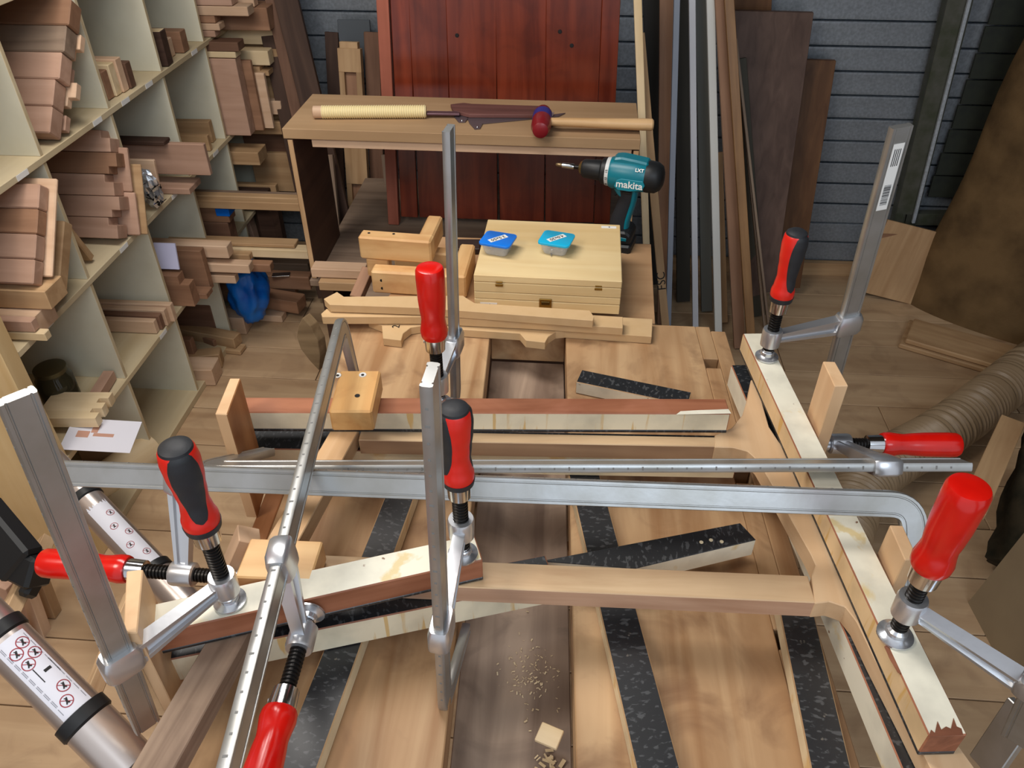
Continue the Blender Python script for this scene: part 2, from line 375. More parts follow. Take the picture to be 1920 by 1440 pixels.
def leanstack(pb, pt, items, thick, L, notch=None):
    """pieces piled on edge and leaning from (y,z) pb to pt; items: (front x overhang, colour, label)"""
    pb = V((pb[0], pb[1])); pt = V((pt[0], pt[1])); u = (pt - pb); n = len(items); h = u.length / n; u.normalize()
    for i, (xf, c, label) in enumerate(items):
        q = pb + u * (h * i)
        M = Matrix(((1, 0, 0), (0, u.y, u.x), (0, -u.x, u.y))).to_4x4(); M.translation = V((XS + xf, q.x, q.y + .0008))
        hh = h - .0012
        if notch:
            nd, nh = notch; pts = [(-L, 0), (0, 0), (0, hh - nh), (-nd, hh - nh), (-nd, hh), (-L, hh)]
            if i % 2: pts = [(-L, 0), (-nd, 0), (-nd, nh), (0, nh), (0, hh), (-L, hh)]
            bm = bmesh.new(); f = bm.faces.new([bm.verts.new((a, 0, b)) for a, b in pts])
            r = bmesh.ops.extrude_face_region(bm, geom=[f]); bmesh.ops.translate(bm, vec=(0, thick, 0), verts=[g for g in r['geom'] if isinstance(g, bmesh.types.BMVert)])
            bmesh.ops.bevel(bm, geom=bm.edges[:], offset=.0015, segments=1, affect='EDGES', clamp_overlap=True)
            tag(link('timber_offcut', tomesh(bm, 'timber_offcut', PAL[c]), None, M), label, 'offcut', GR)
        else:
            tag(link('timber_offcut', boxmesh(L, thick, hh, PAL[c], .003), None, M @ Matrix.Translation((-L / 2, thick / 2, hh / 2))), label, 'offcut', GR)
leanstack((1.765, 1.036), (1.995, 1.285), [(.0, 'pink', 'chamfered reddish block, lowest of the big leaning pile in the upper left bay'), (.0, 'pink', 'thick reddish block, second from below in the upper left pile'),
          (.01, 'pink', 'pinkish block in the middle of the upper left pile'), (.015, 'grey', 'grey-brown weathered board, fourth up in the upper left pile'), (.02, 'brown', 'brown board crowning the upper left pile at the picture top')], .046, .33)
leanstack((1.825, 1.02), (2.03, 1.25), [(.0, 'pink', 'stepped reddish tongue end, lowest behind the upper left pile'), (.02, 'beech', 'notched pale tongue end, second up behind the upper left pile'), (.0, 'pink', 'notched reddish end, third up behind the upper left pile'),
          (.02, 'beech', 'pale stepped end, fourth up behind the upper left pile'), (.0, 'brown', 'brown stepped end, top one behind the upper left pile')], .02, .3, (.02, .022))
# upper row third bay: four blocks in a row
for i, (dy, hz, xf, c, lb) in enumerate([(0, .075, -.03, 'brown', 'brown block nearest the viewer in the upper third bay'), (.034, .085, -.025, 'pale', 'white-ended block beside the brown one, upper third bay'),
                                         (.068, .09, -.02, 'beech', 'beech block, third in the row of the upper third bay'), (.103, .07, -.015, 'walnut', 'small darker block at the far end of the row, upper third bay')]):
    stackpix([(xf, .032, hz, .28, c, lb, None)], Z3, 2.105 + dy)
# upper row fourth bay: dark box and blocks
tag(link('slide_box', boxmesh(.30, .045, .10, PAL['dark'], .002, fm={'+Z': PAL['pale']}), None, Matrix.Translation((XS - .15, 2.435, Z3 + .0515)) @ Matrix.Rotation(R(4), 4, 'Z')), 'dark brown slatted box with tan lid in the upper fourth bay', 'box')
stackpix([(-.03, .05, .055, .28, 'beech', 'light beech block right of the dark box, upper fourth bay', None)], Z3, 2.50)
stackpix([(-.01, .045, .065, .28, 'brown', 'brown block at the far side of the upper fourth bay', None)], Z3, 2.57)
# upper row last bay: protruding timbers
stackpix([(.02, .05, .02, .3, 'pink', 'thin lowest strip of the far upper stack', None), (.04, .05, .022, .3, 'beech', 'thin second strip of the far upper stack', None),
          (.03, .05, .022, .3, 'brown', 'thin third strip of the far upper stack', None), (.15, .06, .03, .4, 'beech', 'long pale plank jutting out over the thin strips, far upper stack', None),
          (.10, .06, .03, .4, 'pink', 'reddish plank above the long pale plank at the top of the picture', None)], Z3, 2.765)
stackpix([(.18, .16, .075, .45, 'brown', 'large brown beam with grey end jutting toward the ribbed wall', None), (.14, .04, .05, .4, 'beech', 'small pale post standing on the large brown beam', None)], Z3, 2.86)
# middle row, second bay: tall leaning pile of notched boards
leanstack((1.888, .69), (2.008, .955), [(.0, 'pink', 'notched reddish board, lowest of the tall pile in the middle row'), (.012, 'pink', 'notched reddish board, second from below in the tall pile'),
          (.0, 'pink', 'notched reddish board in the middle of the tall pile'), (.014, 'brown', 'brownish notched board, second from the top of the tall pile'), (.0, 'pink', 'notched reddish board on top of the tall pile')], .05, .32, (.024, .02))
leanstack((1.945, .672), (2.026, .90), [(.03, 'pink', 'narrow reddish strip at the foot of the tall pile, wall side'), (.024, 'pink', 'reddish strip higher up along the tall pile')], .012, .3)
leanstack((1.96, .668), (2.033, .85), [(.045, 'oak', 'thin tan strip outermost beside the tall pile')], .008, .3)
leanstack((1.79, .672), (1.735, .80), [(-.03, 'oak', 'thin tan board propped against the partition left of the tall pile')], .02, .2)
# middle row third bay
def bag():
    bm = bmesh.new(); bmesh.ops.create_icosphere(bm, subdivisions=3, radius=1)
    random.seed(3)
    for v in bm.verts:
        n = 1 + .18 * random.uniform(-1, 1); v.co = V((v.co.x * .035 * n, v.co.y * .022 * n, v.co.z * .066 * n))
    m = plain('clear_wrap', (205, 210, 216), .12, .75)
    o = link('screw_bag', tomesh(bm, 'screw_bag', m), None, Matrix.Translation((XS + .0, 2.115, Z2 + .075)) @ Matrix.Rotation(R(12), 4, 'X'))
    tag(o, 'crinkled clear plastic bag of dark screws in the middle row', 'bag')
    random.seed(5)
    for k in range(10):
        A = V((XS + .012 + random.uniform(-.01, .02), 2.095 + random.uniform(-.005, .035), Z2 + .025 + .008 * k))
        lathe('screw', A, V((random.uniform(-1, 1), random.uniform(-1, 1), random.uniform(-.6, .6))), [(0, .004), (.002, .004), (.003, .002), (.022, .001)], M_BLKST, o, 8)
bag()
leanstack((2.165, .672), (2.185, .80), [(.0, 'beech', 'pinkish board end leaning behind the screw bag')], .014, .2)
stackpix([(.06, .09, .02, .3, 'pink', 'flat tan board jutting over the shelf edge beside the screw bag', None)], Z2, 2.235)
stackpix([(.13, .018, .10, .42, 'pink', 'broad reddish board jutting out right of the screw bag', None)], Z2 + .055, 2.26)
stackpix([(.05, .03, .054, .3, 'brown', 'brown block under the broad reddish board', None)], Z2 + .0, 2.335) if False else None
stackpix([(.02, .045, .012, .30, 'dark', 'dark bark-edged strip on top of the boards in the third middle bay', None)], Z2 + .157, 2.235)
# middle row fourth bay
stick('timber_offcut', (395, 284), Z2, .02, .055, .25, 'oak', 'small tan board standing at the front of the fourth middle bay')
stick('timber_offcut', (400, 268), Z2, .03, .075, .27, 'oak', 'tan notched board behind the small one in the fourth middle bay', yaw=2)
stick('timber_offcut', (412, 300), .645, .0, .0, .0, 'oak', '') if False else None
# middle row last bay: tall pink board etc
stackpix([(.02, .085, .0, .0, 'pink', '', None)][:0], Z2, 2.75)
stackpix([(.08, .05, .27, .4, 'pink', 'tall reddish panel standing on edge in the far middle bay', None)], Z2, 2.745)
stackpix([(.085, .05, .02, .38, 'pale', 'pale strip lying on top of the tall reddish panel', None), (.10, .06, .03, .38, 'walnut', 'dark brown block on top of the tall reddish panel', None)], Z2 + .273, 2.745)
stackpix([(.11, .018, .25, .4, 'brown', 'thin brown board on edge just behind the tall reddish panel', None)], Z2, 2.80)
stackpix([(.14, .018, .20, .4, 'beech', 'thin pale board on edge, second behind the tall reddish panel', None)], Z2, 2.825)
stackpix([(.16, .05, .05, .4, 'pale', 'cream square block jutting out beside the tall reddish panel', None)], Z2 + .22, 2.85)
stackpix([(.15, .05, .03, .4, 'oak', 'tan forked strip under the cream square block', (.03, .014, True))], Z2 + .185, 2.85)
stackpix([(.19, .03, .26, .42, 'oak', 'tall tan board with rounded foot behind the cream block', None)], Z2, 2.91)
stackpix([(.17, .04, .05, .42, 'beech', 'light grey-white block low behind the tall reddish panel', None)], Z2 + .04, 2.86)
stackpix([(.22, .05, .05, .45, 'pale', 'pale pointed block at the top of the far middle bay', None)], Z2 + .27, 2.93)
stackpix([(.26, .03, .09, .45, 'oak', 'small pale yellow block hanging out farthest toward the wall', None)], Z2 + .18, 2.96)
# lower-middle row (z .335)
# first bay (y 1.38-1.715) on the z=.665 shelf : big boards at left edge
leanstack((1.475, .79), (1.625, 1.0 - .03), [(.03, 'pink', 'broad reddish board at the left picture edge, lowest of its pile'), (.03, 'pink', 'second broad reddish board at the left picture edge'),
          (.03, 'brown', 'third broad board of the pile at the left edge'), (.03, 'pink', 'topmost broad reddish board of the pile at the left edge')], .035, .33)
leanstack((1.523, .782), (1.668, .965), [(.045, 'beech', 'tall thin pale board edge along the left pile')], .010, .33)
leanstack((1.55, .735), (1.66, .86), [(.03, 'oak', 'tan square post leaning to the right in the left middle bay')], .035, .3)
stackpix([(.05, .075, .05, .38, 'oak', 'tan block under the broad reddish boards at left', None)], Z2 + .055, 1.475)
stackpix([(.02, .075, .052, .36, 'beech', 'light beech block lowest under the broad reddish boards at left', None)], Z2, 1.45)
stackpix([(.05, .022, .022, .38, 'pale', 'short cream stick end nearest the left side panel', None)], Z2 + .003, 1.42)
stackpix([(.03, .022, .03, .36, 'pink', 'short reddish stick end by the cream one at left', None)], Z2 + .027, 1.42)
# first bay below : jar, blocks, paper
jar = empty('glass_jar', (XS - .13, 1.60, Z1), 'dark glass jar with round lid standing in the lower left bay', 'jar')
lathe('jar_body', (XS - .13, 1.60, Z1), (0, 0, 1), [(0, .042), (.004, .048), (.08, .048), (.092, .04), (.10, .04)], plain('smoky_glass', (60, 56, 40), .08, alpha=.9), jar)
lathe('lid', (XS - .13, 1.60, Z1 + .101), (0, 0, 1), [(0, .042), (.012, .042), (.014, .038)], plain('jar_lid', (96, 90, 66), .3, .6), jar)
tag(beam('timber_offcut', V((XS - .02, 1.50, Z1 + .018)), V((XS - .04, 1.70, Z1 + .018)), .03, .03, PAL['pink']), 'reddish strip lying along the front edge of the lower left shelf', 'offcut', GR)
def toothed(P, yaw):
    pts = [(-.16, 0), (0, 0), (0, .025), (-.025, .025), (-.025, .042), (0, .042), (0, .066), (-.025, .066), (-.025, .084), (0, .084), (0, .11), (-.16, .11)]
    M = Matrix.Translation(P) @ Matrix.Rotation(R(yaw), 4, 'Z')
    return tag(prism('finger_joint_block', [(a, b, 0) for a, b in pts], (0, 0, .03), PAL['pale'], M=M), 'pale block with three finger-joint teeth lying by the white paper', 'offcut')
toothed((XS + .045, 1.47, Z1 + .024), 4)
pp = link('paper_sheet', boxmesh(.17, .12, .0006, plain('paper', (226, 226, 236), .7), 0), None, Matrix.Translation((XS + .055, 1.455, Z1 + .010)) @ Matrix.Rotation(R(10), 4, 'Y') @ Matrix.Rotation(R(10), 4, 'Z'))
tag(pp, 'white paper sheet printed with an orange-brown joint drawing', 'paper')
for (a, b, c, d) in ((-.045, .0, .03, .024), (-.02, .022, .016, .03), (.005, .0, .05, .012)):
    link('printed_shape', boxmesh(c, d, .0003, plain('brown_print', (196, 150, 130), .7), 0), pp, pp.matrix_basis @ Matrix.Translation((a, b, .0006)))
# second bay lower-middle : bundle of sticks
for i, (dy, dz, xf, c, lb) in enumerate([(0, 0, .0, 'beech', 'pale stick nearest the viewer in the bundle of long sticks'), (.036, 0, .02, 'walnut', 'darker stick, second in the bundle of long sticks'), (.07, .0, .04, 'beech', 'beech stick, third in the bundle of long sticks'),
                                         (.106, .0, .07, 'beech', 'longest stick at the far side of the bundle, jutting out')]):
    stackpix([(xf * .4 - .01, .022, .045 + .006 * i, .32, c, lb, None)], Z1 + dz, 1.935 + dy * .66)
# third bay lower-middle: U blocks and paper
stackpix([(.045, .04, .11, .22, 'brown', 'brown bracket half standing at the front of the U-shaped pair', (.03, .03, True))], Z1, 2.10)
stackpix([(.07, .05, .02, .2, 'brown', 'flat brown base strip of the U-shaped pair', None)], Z1, 2.145)
stackpix([(.06, .03, .15, .22, 'brown', 'taller brown bracket half behind the paper sheets', None)], Z1, 2.20)
tag(link('folded_paper', boxmesh(.07, .006, .085, plain('paper_blue', (212, 212, 240), .7), 0), None, Matrix.Translation((XS - .02, 2.135, Z1 + .165)) @ Matrix.Rotation(R(-12), 4, 'X')), 'folded bluish white paper tucked between the brown brackets', 'paper')
for i, (dy, dz, xf, hz, wy, c, lb) in enumerate([(0, 0, .13, .03, .032, 'beech', 'short pale stick lowest of the jutting bundle over the blue bag'), (-.005, .045, .19, .032, .04, 'beech', 'pale square stick above the short one, over the blue bag'),
                                                (-.005, .10, .13, .045, .045, 'beech', 'thick pale stick at the top of the jutting bundle'), (.05, .02, .24, .03, .035, 'brown', 'brown stick with dark end beside the pale ones'),
                                                (.06, .055, .17, .025, .03, 'oak', 'thin tan stick between the jutting sticks'), (.09, .055, .38, .032, .045, 'pale', 'longest cream stick reaching out toward the bridge leg'), (.1, .09, .32, .012, .05, 'oak', 'flat tan lath lying on the longest cream stick')]):
    stackpix([(xf, wy, hz, .36 + xf * .3, c, lb, None)], Z1 + dz, 2.25 + dy)
# fourth bay lower-middle
stackpix([(.0, .02, .045, .2, 'oak', 'small tan corner bracket at the front of the far lower bay', None)], Z1, 2.44)
stackpix([(.02, .06, .09, .36, 'walnut', 'walnut block stacked lowest in the far lower bay', None), (.03, .06, .055, .36, 'brown', 'brown block on the walnut one in the far lower bay', None)], Z1, 2.52)
stackpix([(.33, .035, .03, .7, 'oak', 'long tan strip reaching from the cubby to the bridge leg', None)], Z1 + .155, 2.50)
stackpix([(.33, .035, .03, .7, 'oak', 'second long tan strip reaching from the cubby to the bridge leg', None)], Z1 + .155, 2.54)
stackpix([(.33, .035, .02, .7, 'grey', 'grey-tan flat strip behind the two long tan strips', None)], Z1 + .155, 2.58)
tag(link('masking_tape', boxmesh(.05, .063, .03, M_BLUE, .002), None, Matrix.Translation((XS + .01, 2.55, Z1 + .132))), 'bright blue tape wrapped round the brown block end', 'tape')
# far bay between z .335 and .665
stackpix([(.09, .09, .05, .3, 'oak', 'tan block under the tall reddish panel', None)], Z2 - .115, 2.75)
stackpix([(.08, .03, .03, .4, 'grey', 'grey-edged thin board stack in the far bay, first', None)], Z1 + .06, 2.76)
stackpix([(.08, .03, .035, .4, 'dark', 'dark thin board beside the grey one in the far bay', None)], Z1 + .06, 2.795)
stackpix([(.10, .03, .04, .4, 'oak', 'tan thin board outermost in the far bay', None)], Z1 + .06, 2.83)
# things on the floor in front of the far end
def fblock(p, z, sx, sy, sz, c, lb, yaw=0, cat='offcut', tilt=0):
    P = PZ(p, z)
    M = Matrix.Translation(P + V((0, 0, .001))) @ Matrix.Rotation(R(yaw), 4, 'Z') @ Matrix.Rotation(R(tilt), 4, 'X') @ Matrix.Translation((-sx / 2, sy / 2, sz / 2))
    return tag(link('timber_offcut', boxmesh(sx, sy, sz, PAL[c], .003), None, M), lb, cat, 'offcuts lying on the floor by the shelf')
fblock((463, 628), 0, .22, .07, .075, 'beech', 'square beech block end on the floor below the blue bag')
fblock((405, 724), 0, .18, .08, .07, 'beech', 'pale block on the floor at the foot of the shelf', 3)
fblock((418, 690), 0, .16, .05, .06, 'oak', 'tan block behind the pale one at the foot of the shelf', 14)
fblock((452, 667), 0, .3, .05, .02, 'oak', 'flat tan lath on the floor by the shelf', -6)
fblock((442, 655), .02, .3, .05, .045, 'oak', 'pointed split offcut on the lath by the shelf', -12)
fblock((405, 660), .0, .25, .05, .05, 'brown', 'dark brown split offcut by the shelf foot', -25)
fblock((530, 606), 0, .32, .05, .03, 'beech', 'pale long block lowest in the floor pile by the bridge', -4)
fblock((560, 590), .035, .42, .07, .055, 'brown', 'grey-brown beam angled across the floor pile', -12)
fblock((555, 556), .04, .30, .06, .03, 'brown', 'short brown block at the back of the floor pile', 2)
fblock((583, 545), .08, .52, .05, .06, 'brown', 'thick grey-brown beam on top of the floor pile', 0)
fblock((580, 512), .10, .55, .05, .04, 'grey', 'long grey beam rearmost of the floor pile', 1)
fblock((412, 640), 0, .3, .03, .16, 'walnut', 'dark walnut panel standing in the lowest bay', 0)
fblock((372, 690), 0, .1, .03, .12, 'brown', 'narrow brown offcut standing in the lowest bay', 0)
tag(link('foil_packet', boxmesh(.07, .03, .004, M_CHROME, .001), None, Matrix.Translation(PZ((527, 515), .146)) @ Matrix.Rotation(R(10), 4, 'Z')), 'small shiny foil packet on the thick grey-brown beam', 'packet')
# blue bag
bm = bmesh.new(); bmesh.ops.create_icosphere(bm, subdivisions=4, radius=1)
from mathutils import noise
for v in bm.verts:
    n = 1 + .22 * noise.noise(v.co * 2.2) + .10 * noise.noise(v.co * 6)
    v.co = V((v.co.x * .075 * n, v.co.y * .07 * n, v.co.z * .13 * n))
tag(link('plastic_bag', tomesh(bm, 'plastic_bag', plain('blue_bag', (22, 120, 214), .35, c2=(10, 84, 180), vs=12), 60), None, Matrix.Translation((XS + .06, 2.475, .17))), 'crumpled bright blue plastic bag spilling out of the lowest bay', 'bag')
# dark brick-like pair and leftovers near far wall, lower
tag(link('timber_offcut', boxmesh(.10, .08, .34, PAL['dark'], .02), None, Matrix.Translation(PY((512, 445), 2.86))), 'dark rounded old timber standing by the far end of the shelf', 'offcut', 'offcuts lying on the floor by the shelf')
tag(link('timber_offcut', boxmesh(.02, .05, .34, PAL['pink'], .002), None, Matrix.Translation(PY((480, 450), 2.84)) @ Matrix.Rotation(R(-6), 4, 'Y')), 'thin pink strip standing left of the dark rounded timber', 'offcut', 'offcuts lying on the floor by the shelf')
tag(link('timber_offcut', boxmesh(.16, .04, .16, PAL['oak'], .002), None, Matrix.Translation(PY((515, 320), 2.93))), 'square tan board behind the long strips near the bridge', 'offcut', 'offcuts lying on the floor by the shelf')
tag(link('timber_offcut', boxmesh(.20, .04, .10, PAL['walnut'], .004), None, Matrix.Translation(PY((505, 258), 2.95))), 'dark curved offcut above the square tan board', 'offcut', 'offcuts lying on the floor by the shelf')
tag(link('timber_offcut', boxmesh(.22, .05, .05, PAL['oak'], .004), None, Matrix.Translation(PY((495, 236), 2.90))), 'tan flat piece above the dark curved offcut', 'offcut', 'offcuts lying on the floor by the shelf')
# logs in the lowest left bay
M_BARK = plain('bark', (74, 62, 48), .9, c2=(40, 36, 28), vs=40, bump=1, bs=60)
def log(name, p, z, L, r, yaw, label, tilt=0, skin=None):
    P = PZ(p, z); d = V((math.cos(R(yaw)), math.sin(R(yaw)), math.sin(R(tilt))))
    bm = bmesh.new(); seg = 20
    for s in range(7):
        pass
    rings = []
    for k in range(9):
        s = L * (k / 8 - .5)
        rings.append([bm.verts.new((s, r * (1 + .12 * noise.noise(V((k * .6, i * .7, 2)))) * math.cos(6.2832 * i / seg), r * (1 + .12 * noise.noise(V((k * .6, i * .7, 9)))) * math.sin(6.2832 * i / seg))) for i in range(seg)])
    for a, b in zip(rings, rings[1:]):
        for i in range(seg): bm.faces.new((a[i], a[(i + 1) % seg], b[(i + 1) % seg], b[i]))
    f1 = bm.faces.new(rings[0]); f2 = bm.faces.new(rings[-1]); f1.material_index = f2.material_index = 1
    return tag(link(name, tomesh(bm, name, [skin or M_BARK, PAL['pale']], 50), None, frame(d, (0, 0, 1), P + V((0, 0, r)))), label, 'log')
fblock((262, 858), .026, .16, .06, .10, 'oak', 'split tan log wedge in the lowest left bay', 20)
fblock((225, 850), .026, .14, .07, .07, 'pale', 'pale split log wedge beside the tan one in the lowest left bay', -15)
log('firewood_log', (228, 905), 0, .26, .05, 62, 'pale barkless log on the floor beside the ladder', skin=PAL['pale'])
log('firewood_log', (60, 1010), 0, .22, .07, 20, 'dark split firewood log behind the black clamp')
# dark leaning boards at far left of the back wall
for i, (xt, xb, wd, c, lb) in enumerate([(498, 560, .05, 'dark', 'dark narrow board leaning at the far end of the cubby unit'), (520, 585, .05, 'walnut', 'dark brown board leaning beside the far end of the cubby'),
                                         (545, 618, .085, 'dark', 'broad dark board leaning leftmost on the ribbed wall')]):
    A = PY((xb, 330), 2.80 - .03 * i); A = V((A.x, A.y, A.z)); B = PY((xt - 22, -60), 3.0 - .03 * i)
    A2 = A + (A - B) * (A.z / (B.z - A.z)) * .93
    tag(beam('leaning_board', A2, B, wd, .018, PAL[c], up=(0, -1, .1)), lb, 'board', 'boards leaning on the back wall')
tag(beam('blue_strap', PY((536, -20), 3.03), PY((550, 68), 3.05), .022, .004, plain('strap_blue', (10, 60, 180), .5), up=(0, -1, 0)), 'blue webbing strap hanging on the ribbed wall', 'strap')
# ============================================================ PLATFORM, DOOR, BRIDGE
ZP = .5
pl = empty('low_platform', (-.25, 2.3, 0), 'dark low platform carrying the bridge stand and the red door', 'platform')
link('platform_top', boxmesh(.96, .765, .02, PAL['grey'], .001), pl, Matrix.Translation((-.29, 2.405, ZP - .01)))
link('front_ledge', boxmesh(.80, .09, .02, PAL['grey'], .001), pl, Matrix.Translation((-.20, 1.9765, ZP - .01)))
link('platform_front', boxmesh(.78, .02, .44, PAL['dark'], .001), pl, Matrix.Translation((-.20, 2.0, .25)))
for x in (-.73, .15): link('leg', boxmesh(.04, .7, .476, PAL['dark'], .001), pl, Matrix.Translation((x, 2.40, .240)))
dr = empty('plank_door', (-.2, 2.46, ZP), 'glossy red-brown plank door leaning behind the bridge stand', 'door')
bot = [(752, 430), (790, 430), (850, 429), (936, 428), (1022, 427), (1112, 426), (1143, 425)]
top = [(735, 0), (767, 0), (838, 0), (930, 0), (1024, 0), (1129, 0), (1163, 0)]
ang = .06
def dpt(p, zz):
    """point on the slightly leaning door plane"""
    d = ray(*p); n = V((0, -math.cos(ang), -math.sin(ang)))
    n = V((0, math.cos(ang), -math.sin(ang))); Q = V((0, 2.42, ZP)); return O + d * ((Q - O).dot(n) / d.dot(n))
for i in range(6):
    b0, b1 = dpt(bot[i], 0), dpt(bot[i + 1], 0); t0, t1 = dpt(top[i], 0), dpt(top[i + 1], 0)
    b0.z = b1.z = ZP + .03
    e = .35; t0 = t0 + (t0 - b0) * e; t1 = t1 + (t1 - b1) * e; g = V((.0012, 0, 0))
    A = (b0 + b1) / 2; B = (t0 + t1) / 2
    mw = ((b1 - b0).length + (t1 - t0).length) / 2
    th = .030 if i == 5 else .024
    beam('door_plank' if i not in (0, 5) else 'door_stile', A, B, mw - .0008, th, wood('door_redwood_x', (126, 52, 30), (92, 32, 18), .22, .8, stain=(66, 20, 12), sa=.4, vary=.10, spec=.6), dr, up=(0, -1, -.06), bev=.0015)
A = dpt((741, 430), 0); A.z = ZP + .002; B = dpt((719, 0), 0); B = B + (B - A) * .35
beam('door_edge', A, B, .036, .034, wood('door_edge_w', (176, 104, 84), (150, 84, 64), .5, .8), dr, up=(0, -1, -.06))
beam('bottom_rail', dpt((752, 436), 0) - V((0, 0, .01)), dpt((1140, 432), 0) - V((0, 0, .01)), .034, .024, PAL['grey'], dr)
for p in ((858, 64), (1050, 57), (1072, 83)): lathe('knot', dpt(p, 0) + V((0, -.014, 0)), (0, -1, 0), [(0, .006), (.001, .005)], M_INK, dr, 12)
# boards between wall and bridge, left of the door
def lean(p_bot, yb, p_top, yt, wd, th, mat, label, name='leaning_board', z0=None, up=(0, -1, .1), group='boards leaning on the back wall', ext=0):
    A = PY(p_bot, yb); B = PY(p_top, yt)
    if z0 is not None: A = A + (A - B) * ((A.z - z0) / (B.z - A.z))
    B = B + (B - A) * ext
    return tag(beam(name, A, B, wd, th, mat, up=up), label, 'board', group)
pst = empty('mortised_post', PY((680, 430), 2.82), 'tan post with long mortise slots leaning behind the bridge stand', 'post')
A = PY((678, 445), 2.80); B = PY((655, 78), 2.93); dd = (B - A)
zl = dd.length
def seg(a, b, off, wd, th=.034, mat=None):
    x = V((1, 0, 0)); beam('post_segment', A + dd * a + x * off, A + dd * b + x * off, wd, th, mat or PAL['oak'], pst, up=(0, -1, .1), bev=.0008)
for a, b in ((.0, .04), (.30, .62), (.86, .97)): seg(a, b, 0, .084)
for a, b in ((.04, .30), (.62, .86)):
    seg(a, b, -.032, .020); seg(a, b, .032, .020); beam('slot_bottom', A + dd * a + V((0, .008, 0)), A + dd * b + V((0, .008, 0)), .046, .012, PAL['brown'], pst, up=(0, -1, .1), bev=0)
seg(.97, 1.0, 0, .066)
lean((712, 445), 2.86, (697, 60), 2.98, .055, .02, PAL['walnut'], 'walnut board leaning right of the mortised post')
lean((640, 445), 2.9, (622, 60), 3.03, .05, .015, PAL['dark'], 'dark narrow board leaning left of the mortised post')
tag(link('slate_sheet', boxmesh(.12, .012, .2, plain('slate_paint', (86, 92, 98), .6), .001), None, Matrix.Translation(PY((668, 92), 3.02)) @ Matrix.Rotation(R(-5), 4, 'X')), 'grey sheet end showing above the mortised post', 'sheet')
lean((738, 440), 2.70, (724, 290), 2.78, .033, .02, PAL['grey'], 'grey lath standing just left of the red door')
lean((628, 450), 2.6, (612, 290), 2.7, .05, .02, PAL['grey'], 'rough waney grey board standing behind the bridge leg')
lean((575, 420), 2.66, (590, 290), 2.85, .16, .015, PAL['dark'], 'dark panel leaning inside the bridge stand', z0=ZP + .01)
# bridge stand
YB = 2.035; zt = .964
br = empty('bridge_stand', (-.29, 2.15, ZP), 'particle-board bridge stand carrying a saw and mallet', 'stand')
beam('top_board', (-.772, 2.175, zt - .014), (.186, 2.165, zt - .014), .288, .028, M_BRIDGE, br)
beam('front_strip', (-.70, 2.05, zt - .041), (.165, 2.04, zt - .041), .02, .024, PAL['beech'], br)
beam('side_panel', (-.757, 2.175, ZP + .001), (-.757, 2.175, zt - .030), .016, .285, M_DARKP, br, up=(0, 1, 0), fm={'-Z': PAL['oak']})
beam('side_panel', (.176, 2.165, ZP + .001), (.176, 2.165, zt - .030), .016, .285, M_DARKP, br, up=(0, 1, 0), fm={'-Z': PAL['oak']})
# saw
sw = empty('pull_saw', PZ((800, 205), zt), 'rattan-handled pull saw with brown sheath lying on the bridge stand', 'saw')
a = PZ((587, 210), zt + .018); b = PZ((800, 209), zt + .018); d = b - a; L = d.length
n = 46; prof = [(0, .016), (L * .07, .017)]
lathe('handle_end', a, d, [(0, .012), (.002, .0165), (L * .08, .0165)], PAL['beech'], sw)
for i in range(n):
    s = L * (.075 + .915 * i / n); ds = L * .915 / n
    prof = prof if i else [(L * .075, .0155)]
    prof += [(s + ds * .08, .0158), (s + ds * .35, .0178), (s + ds * .65, .0178), (s + ds * .92, .0158)]
lathe('rattan_wrap', a, d, prof + [(L * .995, .0155)], plain('rattan', (232, 216, 166), .5), sw, 20, 30)
beam('tang', PZ((800, 212), zt + .012), PZ((862, 213), zt + .010), .022, .006, plain('tang_steel', (110, 84, 92), .4, .6), sw)
M_SHTH = wood('sheath_brown', (112, 74, 68), (88, 56, 52), .5, 1.)
prism('sheath', [PZ(p, zt + .004) for p in ((845, 202), (870, 199), (885, 201), (1010, 205), (1028, 215), (1010, 222), (880, 221), (850, 213))], (0, 0, .010), M_SHTH, sw, bev=.001)
beam('blade_tip', PZ((1010, 212), zt + .008), PZ((1038, 214), zt + .008), .025, .002, M_METAL, sw)
cl = empty('saw_guide', PZ((910, 228), zt), 'grey steel caliper-like tool half under the saw sheath', 'tool')
M_DST = plain('dull_steel', (120, 110, 116), .4, .7)
prism('jaw', [PZ(p, zt + .001) for p in ((848, 216), (882, 218), (872, 230), (860, 230))], (0, 0, .0025), M_DST, cl)
prism('jaw', [PZ(p, zt + .001) for p in ((876, 222), (1010, 220), (1060, 213), (1048, 219), (945, 229), (905, 233), (900, 242), (890, 243), (880, 232))], (0, 0, .0025), M_DST, cl)
for p in ((866, 226), (895, 238)): lathe('rivet', PZ(p, zt + .0036), (0, 0, 1), [(0, .003), (.002, .002)], M_CHROME, cl, 10)
# mallet
ml = empty('mallet', PZ((1100, 232), zt), 'red-headed mallet with blue band and pale wooden handle on the bridge stand', 'mallet')
h0 = PZ((1019, 209), zt + .027); h1 = PZ((1013, 246), zt + .027); d = h1 - h0; L = d.length
lathe('head', h0, d, [(0, .012), (.004, .020), (L * .15, .0235), (L * .2, .026), (L * .8, .026), (L * .86, .0235), (L - .004, .02), (L, .012)], plain('mallet_red', (128, 26, 34), .3), ml, 28)
lathe('band', h0, d, [(L * .24, .0265), (L * .50, .0265)], plain('mallet_blue', (40, 46, 130), .4), ml, 28)
a = PZ((1030, 228), zt + .027); b = PZ((1225, 234), zt + .024); L = (b - a).length
lathe('handle', a, b - a, [(0, .010), (L * .1, .011), (L * .5, .013), (L * .9, .0155), (L * .985, .0155), (L, .012)], wood('mallet_ash', (230, 190, 140), (208, 164, 112), .35, 1.2), ml)
